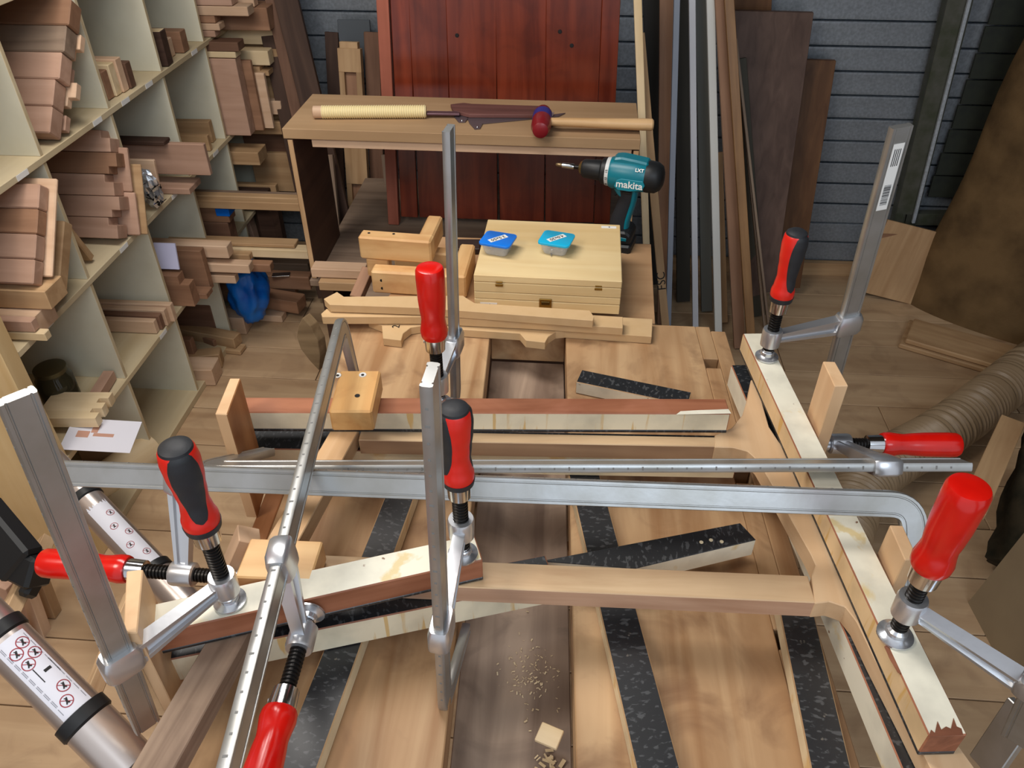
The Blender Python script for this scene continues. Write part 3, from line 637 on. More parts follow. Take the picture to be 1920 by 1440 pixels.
# ============================================================ RIGHT-HAND LEANING BOARDS
def strip(xt, xb, wpx, c, label, yb=2.62, yt=2.98, th=.02, ybot=640, ytop=-40, mat=None, ptop=None):
    """board seen between pixel column xt at the frame top and xb at row ybot; foot on the floor"""
    B = PY((xt, ytop), yt); A = PY((xb, ybot), yb)
    A = A + (A - B) * ((A.z - .008) / (B.z - A.z))
    dep = (B.y * math.cos(PITCH) - (B.z - H) * math.sin(PITCH))
    if ptop is None: B = B + (B - A) * .05
    return tag(beam('leaning_board', A, B, wpx * 2.6 / F, th, mat or PAL[c], up=(0, -1, .15)), label, 'board', 'boards leaning right of the red door')
strip(1194, 1206, 13, 'pale', 'thin pale square lath standing right of the red door', 2.42, 2.46, ybot=300)
strip(1222, 1238, 36, 'dark', 'near-black filler for the shaded gap left of the slanted plywood strip', 2.90, 3.02, mat=plain('gap_shade', (40, 38, 34), .6))  # black strip added behind the boards as the shade in the gap
strip(1200, 1250, 15, 'oak', 'slanted plywood-edged strip with FSC mark right of the drill', 2.30, 2.50, ytop=62, ptop=1)
strip(1250, 1243, 26, 'brown', 'warm brown board between the plywood strip and the grey laths', 2.60, 2.90)
strip(1270, 1252, 11, 'grey', 'narrow bluish grey lath right of the warm brown board', 2.52, 2.82, mat=plain('lath_grey', (150, 158, 172), .5))
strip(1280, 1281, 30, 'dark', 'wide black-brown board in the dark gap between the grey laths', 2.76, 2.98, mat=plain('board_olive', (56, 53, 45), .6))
strip(1297, 1304, 12, 'grey', 'light grey painted lath, left of the two bright ones', 2.55, 2.85, mat=plain('lath_light', (206, 208, 214), .5))
strip(1314, 1326, 24, 'dark', 'dark grey board between the two bright laths', 2.70, 2.92, mat=plain('board_slate', (110, 112, 106), .6))
strip(1331, 1347, 15, 'grey', 'white painted lath, right of the two bright ones', 2.55, 2.85, mat=plain('lath_white', (220, 220, 214), .5))
strip(1348, 1359, 14, 'oak', 'tan lath tucked behind the white painted one', 2.62, 2.84, ytop=285, ptop=1)
strip(1350, 1386, 23, 'brown', 'pinkish brown particle strip beside the rounded pole', 2.48, 2.83)
strip(1364, 1408, 17, 'oak', 'smooth rounded brown pole leaning among the boards', 2.42, 2.80, mat=wood('pole_wood', (150, 112, 70), (124, 88, 52), .4))
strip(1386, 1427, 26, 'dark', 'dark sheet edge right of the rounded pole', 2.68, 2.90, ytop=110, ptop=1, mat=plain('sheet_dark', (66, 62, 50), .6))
strip(1379, 1444, 5, 'grey', 'thin pale sheet edge rightmost of the leaning strips', 2.58, 2.80, ytop=72, ptop=1)
strip(1392, 1436, 5, 'grey', 'second thin grey sheet edge next to the pale one', 2.60, 2.84, ytop=190, ptop=1)
bp = tag(text('FSC', tmat(PY((1243, 510), 2.42 - .0) , (0.05, 0, 1), (0, -1, .2)), .035, M_INK, None, 'printed_mark'), 'black FSC stamp on the slanted strip', 'marking') if False else None
def quadboard(name, pts, yt, yb, th, mat, label, cat='board'):
    """pts: pixels top-left, top-right, bottom-right, bottom-left; top on plane yt, bottom on plane yb"""
    P = [PY(pts[0], yt), PY(pts[1], yt), PY(pts[2], yb), PY(pts[3], yb)]
    return tag(prism(name, P, (0, th, 0), mat, bev=.001), label, cat, 'boards leaning on the back wall')
PAL['wal2'] = wood('walnut_board_z', (112, 88, 76), (88, 66, 56), .55, .8, axis=2)
PAL['bro2'] = wood('brown_board_z', (118, 82, 52), (92, 60, 36), .5, .8, axis=2)
quadboard('wide_board', [(1376, 20), (1526, 24), (1452, 545), (1400, 560)], 2.99, 2.70, .02, PAL['wal2'], 'wide walnut-brown board leaning left of the ribbed wall')
quadboard('wide_board', [(1508, 112), (1568, 114), (1500, 540), (1440, 545)], 3.03, 2.86, .018, PAL['bro2'], 'orange-brown board leaning right of the wide walnut one')
quadboard('wide_board', [(1376, -60), (1450, -60), (1446, 30), (1370, 30)], 3.04, 3.04, .015, PAL['bro2'], 'brown board end above the wide walnut board')
# ============================================================ BROWN ROLL, HOSE, LOG, SHEET (right)
M_ROLL = plain('roll_felt', (160, 128, 86), .9, c2=(120, 94, 62), vs=9, bump=.4, bs=180)
c0 = V((1.80, 2.73, 0)); axd = V((.05, -.01, 1))
bm = bmesh.new(); rings = []
for k in range(16):
    z = k / 15 * 1.55; r = .42 + .05 * math.exp(-z * 9) + .008 * math.sin(z * 9)
    rings.append([])
    for i in range(56):
        a = -i / 56 * 2 * math.pi; rr = r * (1 + .015 * math.sin(3 * a + z * 4)) - .03 * (i / 56)
        rings[-1].append(bm.verts.new(c0 + axd * z + V((.86 * rr * math.cos(a + 1) + .5 * .36 * rr * math.sin(a + 1), -.5 * rr * math.cos(a + 1) + .86 * .36 * rr * math.sin(a + 1), 0))))
for a, b in zip(rings, rings[1:]):
    for i in range(55): bm.faces.new((a[i], a[i + 1], b[i + 1], b[i]))
bmesh.ops.solidify(bm, geom=bm.faces[:], thickness=.018)
rl = empty('felt_roll', c0, 'big brown felt-like roll standing at the right wall', 'roll')
center_link('outer_wrap', bm, M_ROLL, rl, 60)
lathe('inner_core', c0 + V((0, 0, .01)), axd, [(0, .10), (1.5, .10)], M_ROLL, rl, 40)
pts = [PZ(p, .06) for p in ((2010, 640), (1920, 700), (1860, 748), (1800, 795), (1740, 835), (1680, 868), (1630, 905), (1598, 950), (1575, 1010), (1550, 1080))]
def bez(P, n):
    out = []
    for i in range(len(P) - 1):
        p0 = P[max(i - 1, 0)]; p1 = P[i]; p2 = P[i + 1]; p3 = P[min(i + 2, len(P) - 1)]
        for k in range(n):
            t = k / n; out.append(.5 * ((2 * p1) + (-p0 + p2) * t + (2 * p0 - 5 * p1 + 4 * p2 - p3) * t * t + (-p0 + 3 * p1 - 3 * p2 + p3) * t ** 3))
    return out + [P[-1]]
pts = [V((p.x, p.y, .085)) for p in pts]
path = bez(pts, 34); rings = []; bm = bmesh.new(); s = 0
for k, p in enumerate(path):
    t = (path[min(k + 1, len(path) - 1)] - path[max(k - 1, 0)]).normalized(); u = t.cross(V((0, 0, 1))).normalized(); v = u.cross(t)
    if k: s += (path[k] - path[k - 1]).length
    r = .076 + .0045 * math.sin(s / .018 * 2 * math.pi)
    rings.append([bm.verts.new(p + (u * math.cos(6.2832 * i / 28) + v * math.sin(6.2832 * i / 28)) * r) for i in range(28)])
for a, b in zip(rings, rings[1:]):
    for i in range(28): bm.faces.new((a[i], a[(i + 1) % 28], b[(i + 1) % 28], b[i]))
tag(center_link('dust_hose', bm, plain('hose_clear', (150, 128, 100), .4, alpha=.95), None, 80), 'wide ribbed translucent dust hose curving over the floor', 'hose')
tag(link('wood_slab', boxmesh(.40, .20, .02, PAL['oak'], .004), None, Matrix.Translation(PZ((1800, 655), .012)) @ Matrix.Rotation(R(-28), 4, 'Z')), 'pale board with a knot lying on the floor under the brown roll', 'board')
tag(link('wood_slab', boxmesh(.40, .17, .02, PAL['oak'], .004), None, Matrix.Translation(PZ((1812, 650), .034)) @ Matrix.Rotation(R(-28), 4, 'Z')), 'upper pale board stacked on the floor board by the roll', 'board')
bm = bmesh.new(); A = PZ((1900, 1075), .0); B = A + V((.20, .40, .36)); M = frame(B - A, (0, 0, 1), A); rings = []
for k in range(14):
    rings.append([bm.verts.new(M @ V(((B - A).length * k / 13, (.085 + .02 * noise.noise(V((k * .5, i_ * .5, 3)))) * math.cos(6.2832 * i_ / 28), .085 + (.085 + .02 * noise.noise(V((k * .5, i_ * .5, 8)))) * math.sin(6.2832 * i_ / 28)))) for i_ in range(28)])
for a, b in zip(rings, rings[1:]):
    for i_ in range(28): bm.faces.new((a[i_], a[(i_ + 1) % 28], b[(i_ + 1) % 28], b[i_]))
bm.faces.new(rings[0]); bm.faces.new(rings[-1])
tag(center_link('bark_log', bm, plain('bark_moss', (62, 54, 38), .95, c2=(34, 34, 22), vs=26, bump=1, bs=45), None, 60), 'mossy bark-covered log at the right picture edge', 'log')
tag(beam('timber_strip', PZ((1822, 960), .28), PZ((1898, 790), .30), .06, .02, PAL['oak'], up=(-.4, -.6, 1)), 'pale rounded wooden strip leaning against the bark log', 'strip')
P1 = PZ((1815, 1130), 0); P2 = PZ((1885, 1262), 0); dn = (P2 - P1).normalized()
tag(prism('fibreboard_sheet', [P1, P1 + dn * .75, P1 + dn * .75 + V((.10, 0, .8)), P1 + V((.10, 0, .8))], V((.012, 0, 0)), plain('sheet_tan', (150, 132, 104), .7, c2=(140, 122, 96), vs=8)), 'plain tan fibreboard sheet standing at the lower right edge', 'sheet')
# ============================================================ WORKBENCH
wb = empty('workbench', (-.05, .9, 0), 'old beech workbench with a sunken middle tray and square dog holes', 'workbench')
ZB = .8
def slab(name, x0, x1, y0, y1, z0, z1, mat, skew=.035, parent=wb):
    """bench piece that follows the slight skew of the bench"""
    f = lambda x, y, z: V((x + (1.3 - y) * skew, y, z))
    ps = [f(x0, y0, z1), f(x1, y0, z1), f(x1, y1, z1), f(x0, y1, z1)]
    return prism(name, ps, (0, 0, z0 - z1), mat, parent, bev=.0015)
slab('left_top', -.450, -.145, .22, 1.40, .74, ZB, M_BENCH)
slab('right_top', .012, .285, .22, 1.40, .74, ZB, M_BENCH)
slab('hole_shade', .28, .32, .22, 1.38, .70, .7385, M_BLKP)  # black slab added below the dog holes to stand in for their shade
ys = [.22, .265, .29, .465, .495, .63, .66, .94, .97, 1.255, 1.285, 1.40]
for k in range(0, len(ys) - 1, 2): slab('dog_hole_block', .2853, .3147, ys[k + 0] if k == 0 else ys[k], ys[k + 1], .74, ZB, M_BENCH)
ch = [(.285, .315)]
slab('right_edge', .315, .345, .22, 1.385, .72, ZB, M_BENCH)
slab('left_edge', -.48, -.4505, .22, 1.10, .72, ZB, wood('bench_edge', (180, 124, 82), (140, 90, 56), .5, .6, axis=1))
slab('tray_floor', -.1445, .0115, .22, 1.36, .70, .716, M_TRAY)
slab('tray_end', -.1445, .0115, 1.36, 1.40, .72, .795, M_BENCH)
slab('tray_ramp', -.1445, .0115, .22, .44, .7165, .745, M_TRAY)
for x, y in ((-.40, .35), (.27, .35), (-.40, 1.25), (.25, 1.25)): link('leg', boxmesh(.07, .07, .735, M_BENCHD, .003), wb, Matrix.Translation((x + .02, y, .3685)))
slab('stretcher', -.38, .26, 1.24, 1.27, .15, .25, M_BENCHD)
# ============================================================ REAR BOARD + BOXES
tb = empty('side_table', (-.1, 1.6, 0), 'tan board table behind the workbench under the wooden cases', 'table')
prism('table_top', [V((-.40, 1.405, ZB)), V((.198, 1.405, ZB)), V((.212, 1.76, ZB)), V((-.33, 1.76, ZB)), V((-.36, 1.6, ZB))], (0, 0, -.022), M_BOARD, tb, bev=.001)
for x in (-.33, .15): link('leg', boxmesh(.04, .28, .776, PAL['dark'], .001), tb, Matrix.Translation((x, 1.60, .389)))
for i, (p, z, c, L, lb) in enumerate([((684, 524), ZP + .032, 'beech', .16, 'pale stick end jutting out left of the pine blocks'), ((680, 548), ZP + .001, 'oak', .13, 'short tan stick below the pale stick left of the pine blocks')]):
    stick('timber_offcut', p, z, .05, .028, L, c, lb, group='sticks beside the pine blocks')
tag(beam('timber_offcut', PZ((668, 560), .76), PZ((692, 505), .80), .028, .02, PAL['brown']), 'brown diagonal strip under the pine blocks', 'offcut', 'sticks beside the pine blocks')
# MDF templates
T3 = [(690, 600), (716, 610), (718, 634), (752, 638), (756, 625), (770, 614), (795, 610), (820, 612), (870, 618), (975, 625), (986, 638), (1022, 642), (1028, 631), (1042, 622), (1060, 620), (1222, 631), (1224, 598), (1000, 585), (690, 570)]
tag(prism('mdf_template', [PZ(p, .819) for p in T3], (0, 0, -.018), M_MDF, bev=.0008), 'lowest scalloped fibreboard template marked 2', 'template', 'fibreboard templates')
T2 = [(603, 598), (612, 588), (640, 590), (900, 572), (1168, 600), (1168, 618), (900, 602), (790, 597), (605, 584 + 20)]
T2 = [(604, 594), (602, 588), (612, 579), (900, 578), (1168, 594), (1168, 615), (1000, 604), (800, 594)]
tag(prism('mdf_template', [PZ(p, .8395) for p in T2], (0, 0, -.018), M_MDF, bev=.0008), 'straight middle fibreboard template under the hooked one', 'template', 'fibreboard templates')
T1 = [(618, 571), (607, 560), (632, 547), (645, 556), (868, 554), (880, 562), (890, 568), (1106, 582), (1114, 594), (1112, 601), (900, 585), (789, 577)]
tag(prism('mdf_template', [PZ(p, .860) for p in T1], (0, 0, -.018), M_MDF, bev=.0008), 'topmost hooked fibreboard template with a shallow curve', 'template', 'fibreboard templates')
text('2', tmat(PZ((743, 612), .8197), (0, 1, 0), (0, 0, 1)), .022, M_INK, bpy.data.objects['mdf_template'])
# wooden cases
def case(z0, z1, lab, ln):
    e = empty('wooden_case', (-.03, 1.53, z0), lab, 'box')
    a = V((-.183, 1.405)); b = V((.122, 1.400)); dy = .255
    zm = (z0 + z1) / 2 + .004
    for nm, q0, q1 in (('case_base', z0, zm - .0012), ('case_lid', zm, z1)):
        beam(nm, (a.x, a.y + dy / 2, (q0 + q1) / 2), (b.x, b.y + dy / 2, (q0 + q1) / 2), dy, q1 - q0, M_PLYB, e, bev=.0012)
    return e, zm
e1, zm = case(.821, .8605, 'lower pale wooden case with brass clasp and sticker 6', 0)
M_BRASS = plain('brass', (150, 120, 62), .35, .9)
link('clasp', boxmesh(.026, .004, .022, M_BRASS, .001), e1, Matrix.Translation((-.035, 1.4005, .841)))
link('clasp_ring', boxmesh(.018, .003, .008, plain('brass_dark', (96, 78, 44), .4, .9), .001), e1, Matrix.Translation((-.035, 1.398, .843)))
link('sticker', boxmesh(.036, .0008, .012, M_WHITEP, 0), e1, Matrix.Translation((-.155, 1.4036, .8295)))
text('6', tmat((-.153, 1.4030, .8295), (1, 0, 0), (0, -1, 0)), .010, M_INK, e1)
e2, zm2 = case(.8615, .901, 'upper pale wooden case with small brass hinges carrying two plastic tubs', 1)
for x in (-.132, .073):
    link('hinge', boxmesh(.016, .003, .006, M_BRASS, .0008), e2, Matrix.Translation((x, 1.4015, zm2 - .005)))
    link('hinge', boxmesh(.014, .003, .004, M_BRASS, .0008), e2, Matrix.Translation((x, 1.4015, zm2 + .002)))
link('sticker', boxmesh(.034, .010, .0006, M_WHITEP, 0), e2, Matrix.Translation((.098, 1.640, .9014)))
text('6', tmat((.099, 1.640, .9018), (-1, 0, 0), (0, 0, 1)), .008, M_INK, e2)
# tubs
def tub(cx, cy, yaw, lidmat, txt, label):
    e = empty('plastic_tub', (cx, cy, .9015), label, 'tub')
    M = Matrix.Translation((cx, cy, .9015)) @ Matrix.Rotation(R(yaw), 4, 'Z')
    def taper(w0, w1, h, z, rc=.009):
        bm = bmesh.new(); rings = []
        for w_, zz in ((w0 * .92, z), (w0, z + h * .12), (w1, z + h * .9), (w1 * .985, z + h)):
            ring = []
            for q in range(4):
                for k in range(6):
                    a_ = math.pi / 2 * (q + k / 5); sx_ = (1, -1, -1, 1)[q]; sy_ = (1, 1, -1, -1)[q]
                    ring.append(bm.verts.new(((w_ * .56 - rc) * sx_ + rc * math.cos(a_), (w_ * .5 - rc) * sy_ + rc * math.sin(a_), zz)))
            rings.append(ring)
        m_ = len(rings[0])
        for a_, b_ in zip(rings, rings[1:]):
            for i_ in range(m_): bm.faces.new((a_[i_], a_[(i_ + 1) % m_], b_[(i_ + 1) % m_], b_[i_]))
        bm.faces.new(rings[0]); bm.faces.new(rings[-1])
        return bm
    link('tub_body', tomesh(taper(.046, .054, .024, .0003), 'tub_body', plain('clear_tub', (225, 228, 232), .2, alpha=.45), 40), e, M)
    link('lid', tomesh(taper(.062, .062, .005, .0246), 'lid', lidmat, 40), e, M)
    link('lid_label', boxmesh(.044, .014, .0005, M_WHITEP, 0), e, M @ Matrix.Translation((0, 0, .0301)) @ Matrix.Rotation(R(52), 4, 'Z'))
    text(txt, M @ Matrix.Translation((0, 0, .0306)) @ Matrix.Rotation(R(52 + 180), 4, 'Z'), .013, M_INK, e)
    random.seed(int(cx * 1000) + 9)
    for k in range(18):
        A = V((cx + random.uniform(-.018, .018), cy + random.uniform(-.016, .016), .905 + random.uniform(0, .012)))
        lathe('screw', A, V((random.uniform(-1, 1), random.uniform(-1, 1), random.uniform(-.3, .8))), [(0, .0045), (.0015, .0045), (.003, .0018), (.014, .001)], plain('screw_zinc', (190, 190, 190), .25, .9), e, 8)
q = PZ((934, 464), .91); tub(q.x, q.y, -14, plain('lid_blue', (18, 120, 226), .35), '3.5x50', 'small tub of screws with a royal blue lid on the wooden case')
q = PZ((1043, 463), .91); tub(q.x, q.y, -14, plain('lid_cyan', (24, 176, 220), .35), '4.0x30', 'small tub of screws with a cyan lid on the wooden case')
# pine L-blocks behind
pb = empty('pine_angle_block', PZ((740, 500), .82), 'upper L-shaped varnished pine block with screw holes', 'block', 'stacked pine angle blocks')
q0 = PZ((672, 437), .895); q1 = PZ((803, 446), .895)
def yb(name, pts, z0, z1, mat, parent, bev=.004): return prism(name, [V((p.x, p.y, z1)) for p in pts], (0, 0, z0 - z1), mat, parent, bev=bev)
A = PZ((672, 448), .915); B = PZ((808, 458), .915)
beam('cross_piece', V((A.x, A.y + .018, .893)), V((B.x, B.y + .018, .893)), .036, .055, M_PINE, pb, bev=.004)
beam('arm_piece', V((B.x - .018, B.y + .037, .890)), V((B.x - .012, B.y + .14, .890)), .034, .05, M_PINE, pb, bev=.004)
link('foot_piece', boxmesh(.05, .034, .045, M_PINE, .003), pb, Matrix.Translation((A.x + .035, A.y + .02, .842)))
for fx, fz in ((.05, .910), (.085, .908), (.135, .885), (.135, .905)): lathe('screw_hole', (A.x + fx, A.y - .0004, fz - .012), (0, -1, 0), [(0, .0035), (.0006, .0035)], M_INK, pb, 14)
for fx in (.02, .075): lathe('screw_hole', (A.x + fx, A.y + .018, .9208), (0, 0, 1), [(0, .003), (.0006, .003)], M_INK, pb, 14)
pb2 = empty('pine_angle_block', PZ((780, 530), .82), 'lower L-shaped pine block half under the upper one', 'block', 'stacked pine angle blocks')
A = PZ((695, 510), .855); B = PZ((872, 520), .855)
beam('cross_piece', V((A.x, A.y + .018, .829)), V((B.x - .036, B.y + .018, .829)), .036, .056, M_PINE, pb2, bev=.004)
beam('arm_piece', V((B.x - .016, B.y + .0, .829)), V((B.x - .012, B.y + .15, .829)), .034, .056, M_PINE, pb2, bev=.004)
beam('rear_piece', V((A.x + .03, A.y + .12, .828)), V((B.x - .04, B.y + .12, .828)), .034, .05, M_PINE, pb2, bev=.004)
for fx, fz in ((.022, .835), (.022, .815), (.05, .812)): lathe('screw_hole', (A.x + fx, A.y - .0004, fz), (0, -1, 0), [(0, .0035), (.0006, .0035)], M_INK, pb2, 14)
tag(beam('plane_iron', PZ((838, 462), .81), PZ((900, 462), .81), .05, .014, plain('dark_tool', (48, 36, 34), .35)), 'dark varnished tool lying behind the pine blocks', 'tool')
# ============================================================ DRILL
dx0 = PZ((1042, 308), .985); dx1 = PZ((1245, 335), .985)
X = (dx1 - dx0); LD = X.length; X.normalize()
dl = empty('cordless_drill', PZ((1175, 487), .801), 'teal and black cordless drill standing behind the wooden cases', 'drill')
S = LD / 205.
def dl_lathe(name, prof, mat, seg=28): return lathe(name, dx0, X, [(s * S, r * S) for s, r in prof], mat, dl, seg)
dl_lathe('driver_bit', [(0, 1.5), (2, 3), (9, 4), (12, 3), (14, 4)], plain('bit_bronze', (140, 120, 90), .35, .8))
dl_lathe('bit_holder', [(13, 5), (34, 5.5), (36, 4.5)], M_CHROME)
dl_lathe('bit_shank', [(36, 3.5), (46, 4)], M_BLKST)
dl_lathe('chuck_nose', [(45, 5), (48, 11), (53, 14)], plain('chuck_gold', (176, 150, 96), .3, .9))
dl_lathe('chuck', [(52, 14), (56, 17), (84, 19), (88, 18.5)], M_BLKP)
dl_lathe('clutch_collar', [(88, 20), (91, 23.5), (100, 25)], M_BLKP)
rg = dl_lathe('torque_ring', [(99, 25.5), (107, 26.5)], plain('ring_white', (206, 208, 206), .4))
dl_lathe('motor_housing', [(106, 27), (112, 29.5), (150, 30), (172, 29), (176, 27)], M_TEAL)
dl_lathe('motor_cap', [(170, 28.5), (178, 29), (192, 28), (201, 22), (205, 12)], M_BLKP)
Zv = V((0, 0, 1)); Yd = Zv.cross(X).normalized(); Zd = X.cross(Yd)
def dp(s, u, v=0): return dx0 + X * (s * S) + Zd * (u * S) + Yd * (v * S)
for k, tx in enumerate(('11', '13', '15')):
    a = R(-38 + 30 * k); nrm = (-Yd * math.cos(a) + Zd * math.sin(a))
    text(tx, tmat(dx0 + X * (103 * S) + nrm * (26.4 * S), Zd * math.cos(a) + Yd * math.sin(a), nrm), .008, M_INK, dl)
def plate(name, pts, v, th, mat, bev=.0006, M=None):
    """outline in drill plane (s,u), centred on v, thickness th"""
    return prism(name, [dp(s, u, v - th / 2) for s, u in pts], Yd * (th * S), mat, dl, bev=bev)
plate('top_fairing', [(108, 20), (112, 32), (126, 35), (150, 33), (176, 30), (176, 18)], 0, 30, M_TEAL, .004)
plate('logo_panel', [(120, -14), (124, -2), (132, 2), (172, 2), (176, -6), (172, -15), (150, -20), (128, -20)], -29.6, 3, plain('teal_light', (8, 128, 146), .4), .0008)
nrm = (-Yd * 1.0 + Zd * .0)
text('makita', tmat(dp(148, -8, -31.6), X, -Yd), .0235, M_WHITEP, dl, bold=.0003)
aa = R(38); nn = (-Yd * math.cos(aa) + Zd * math.sin(aa))
text('LXT', tmat(dx0 + X * (163 * S) + nn * (30.6 * S), X, nn), .011, M_WHITEP, dl, bold=.0003)
# grip
bm = bmesh.new()
gp = [dp(140, -22), dp(141, -34), dp(140, -52), dp(136, -72), dp(132, -92), dp(131, -112)]
gp = bez([V(p) for p in gp], 4)
def gprof(k, n):
    t = k / (n - 1); w_ = (21 - 5 * math.sin(t * math.pi)) * S; d_ = (17 - 1.5 * math.sin(t * math.pi)) * S
    return [(w_ * math.cos(6.2832 * i / 20), d_ * math.sin(6.2832 * i / 20)) for i in range(20)]
sweep_bm(bm, gp, Yd, gprof); center_link('grip', bm, M_RUB, dl, 50)
bm = bmesh.new()
gq = [p + X * (13 * S) for p in gp]
sweep_bm(bm, gq, Yd, lambda k, n: [((6.5 * S) * math.cos(6.2832 * i / 14), (14 * S) * math.sin(6.2832 * i / 14)) for i in range(14)]); center_link('grip_spine', bm, M_TEAL, dl, 50)
plate('trigger_guard', [(112, -22), (124, -38), (132, -44), (150, -32), (168, -26), (160, -18), (120, -16)], 0, 26, M_TEAL, .003)
plate('trigger', [(110, -24), (112, -36), (118, -44), (124, -40), (126, -26)], 0, 16, M_BLKP, .002)
plate('selector_switch', [(134, -28), (150, -28), (150, -33), (134, -33)], -14, 6, M_BLKP, .0008)
plate('foot', [(108, -112), (112, -106), (150, -104), (160, -112), (160, -130), (108, -134)], 0, 56, M_BLKP, .005)
plate('foot_trim', [(110, -118), (116, -114), (152, -116), (152, -122), (112, -124)], -28, 2, M_TEAL, .0006)
plate('battery', [(106, -134), (162, -130), (162, -158), (156, -166), (112, -168), (106, -162)], 0, 60, M_BLKP, .006)
text('1.3Ah', tmat(dp(140, -150, -30.8), X, -Yd), .013, plain('print_grey', (170, 170, 170), .5), dl)
# put FSC stamp on its strip
for o in bpy.data.objects:
    if o.get('label', '').startswith('slanted plywood'):
        M = o.matrix_basis
        # board local +Z faces the viewer; place letters low on the face
        Lh = o.dimensions if False else None
        xs = [v.co.x for v in o.data.vertices]; zs = [v.co.z for v in o.data.vertices]
        Q = M @ V((-max(xs) * .36, 0, max(zs) + .0004))
        text('FSC', tmat(Q, M.to_3x3() @ V((1, 0, 0)), M.to_3x3() @ V((0, 0, 1))), .04, M_INK, o)
# ============================================================ FRAME BEING GLUED
fr = empty('glued_frame', (-.02, .75, .865), 'pale hardwood frame of two rails and two splayed stiles held in clamps', 'frame')
ZF = .905
Lf = [(623, 811), (592, 860), (509, 1005), (389, 1205), (249, 1440), (200, 1520)]
Rf = [(668, 811), (644, 860), (563, 1005), (458, 1190), (322, 1440), (276, 1520)]
lp = [PZ(p, ZF) for p in Lf]; rp = [PZ(p, ZF) for p in Rf]
A = (lp[0] + rp[0]) / 2; B = (lp[2] + rp[2]) / 2; C = (lp[4] + rp[4]) / 2
d1 = (C - A).normalized(); Mid = A + d1 * ((B - A).length + .075); E_ = A + d1 * ((C - A).length + .08)
dz = V((0, 0, -.015))
beam('stile', A + V((0, .012, 0)) + dz, Mid + dz, .043, .0295, M_OAK, fr, fm={'+Z': M_ASH})
o = beam('stile', Mid + d1 * .0005 + dz, E_ + dz, .044, .0295, M_GREYW, fr)
o['label'] = 'grey shaded half of the left stile'
topbeam('rail', (672, 825), (1385, 838), ZF - .0005, .022, .0295, M_OAK, fr, fm={'-Y': wood('rail_side', (184, 150, 118), (150, 116, 90), .5, .8)})
topbeam('rail', (575, 1088), (1530, 1130), ZF - .0005, .042, .0295, M_OAK, fr, fm={'-Y': wood('rail_side2', (196, 162, 136), (170, 132, 106), .5, .8)})
st = [(1408, 712), (1402, 745), (1392, 778), (1372, 802), (1340, 816), (1340, 838), (1375, 839), (1402, 846), (1422, 864), (1450, 912), (1490, 985), (1520, 1038), (1530, 1060), (1522, 1079),
      (1528, 1131), (1556, 1128), (1585, 1138), (1606, 1165), (1640, 1235), (1700, 1350), (1745, 1440), (1790, 1530),
      (1880, 1530), (1828, 1440), (1765, 1352), (1690, 1200), (1600, 1035), (1545, 930), (1492, 855), (1462, 830), (1442, 800), (1434, 772), (1424, 735), (1413, 712)]
prism('stile', [PZ(p, ZF) for p in st], (0, 0, -.030), M_STILE if False else wood('stile_ash', (224, 194, 156), (208, 172, 132), .42, .7, axis=1, vary=.02), fr, bev=.0012)
# cauls
Gc = 'laminated clamping cauls'
def caul(pa, pb, z, w_, h, top_, side_, label, back=None, endm=None, under=True, flip=False, name='clamping_caul'):
    e = empty(name, (PZ(pa, z) + PZ(pb, z)) / 2 - V((0, 0, h)), label, 'caul', Gc)
    sk = '+Y' if flip else '-Y'
    fm = {'+Z': top_, sk: side_}
    if endm: fm['+X'] = endm; fm['-X'] = endm
    topbeam('caul_body', pa, pb, z, w_, h - (.005 if under else 0), M_REDB, e, fm=fm, bev=.0015)
    if under:
        A = PZ(pa, z); B = PZ(pb, z); d = (B - A).normalized(); nn_ = V((-d.y, d.x, 0))
        off = nn_ * (w_ / 2) - V((0, 0, h - .0024)); beam('black_layer', A + off, B + off, w_ - .001, .005, M_BLACK, e, bev=.0008)
    return e
caul((440, 773), (1370, 776), .945, .037, .0395, M_REDB, M_DRIP, 'long upper caul with red-brown top and dripped white front on the far rail')
caul((285, 1190), (905, 1050), .945, .044, .0395, M_WHITE, M_REDB, 'white-topped red-sided caul across the near left corner')
# lower cauls are black on top
caul((462, 841), (1385, 858), .8745, .052, .046, M_BLACK, M_CREAM, 'long lower caul with black top and cream front under the far rail', under=False)
caul((318, 1237), (1040, 1090), .8745, .046, .046, M_BLACK, M_DRIP, 'lower black-topped caul with dripped white front near left', under=False)
def rcaul(pa, pb, z, w_, h, top_, side_, label, under, endm=None):
    """right-hand cauls: pa (near end) -> pb (far end) left top edge, width grows to the right"""
    e = empty('clamping_caul', (PZ(pa, z) + PZ(pb, z)) / 2 - V((0, 0, h)), label, 'caul', Gc)
    fm = {'+Z': top_, '-Y': side_}
    if endm: fm['+X'] = endm
    A = PZ(pb, z); B = PZ(pa, z)
    d = (B - A).normalized(); nn_ = V((-d.y, d.x, 0))     # A far -> B near, left = +x side
    hb_ = h - (.005 if under else 0)
    off = nn_ * (w_ / 2) - V((0, 0, hb_ / 2)); beam('caul_body', A + off, B + off, w_, hb_, M_REDB, e, fm=fm, bev=.0015)
    if under: off = nn_ * (w_ / 2) - V((0, 0, h - .0024)); beam('black_layer', A + off, B + off, w_ - .001, .005, M_BLACK, e, bev=.0008)
    return e, A, B, nn_
rcaul((1742, 1380), (1393, 625), .945, .040, .0395, M_WHITE, M_DRIPP, 'long white-topped caul with chipped near end along the right stile', True, wood('end_grain', (150, 96, 70), (110, 66, 46), .7))
rcaul((1725, 1520), (1371, 684), .8745, .046, .046, M_BLACK, M_WHITE, 'lower black-topped caul beneath the right stile', False)
def patch(px, z, mat, par, nm): prism(nm, [PZ(p, z + .0006) for p in px], (0, 0, -.0004), mat, par)
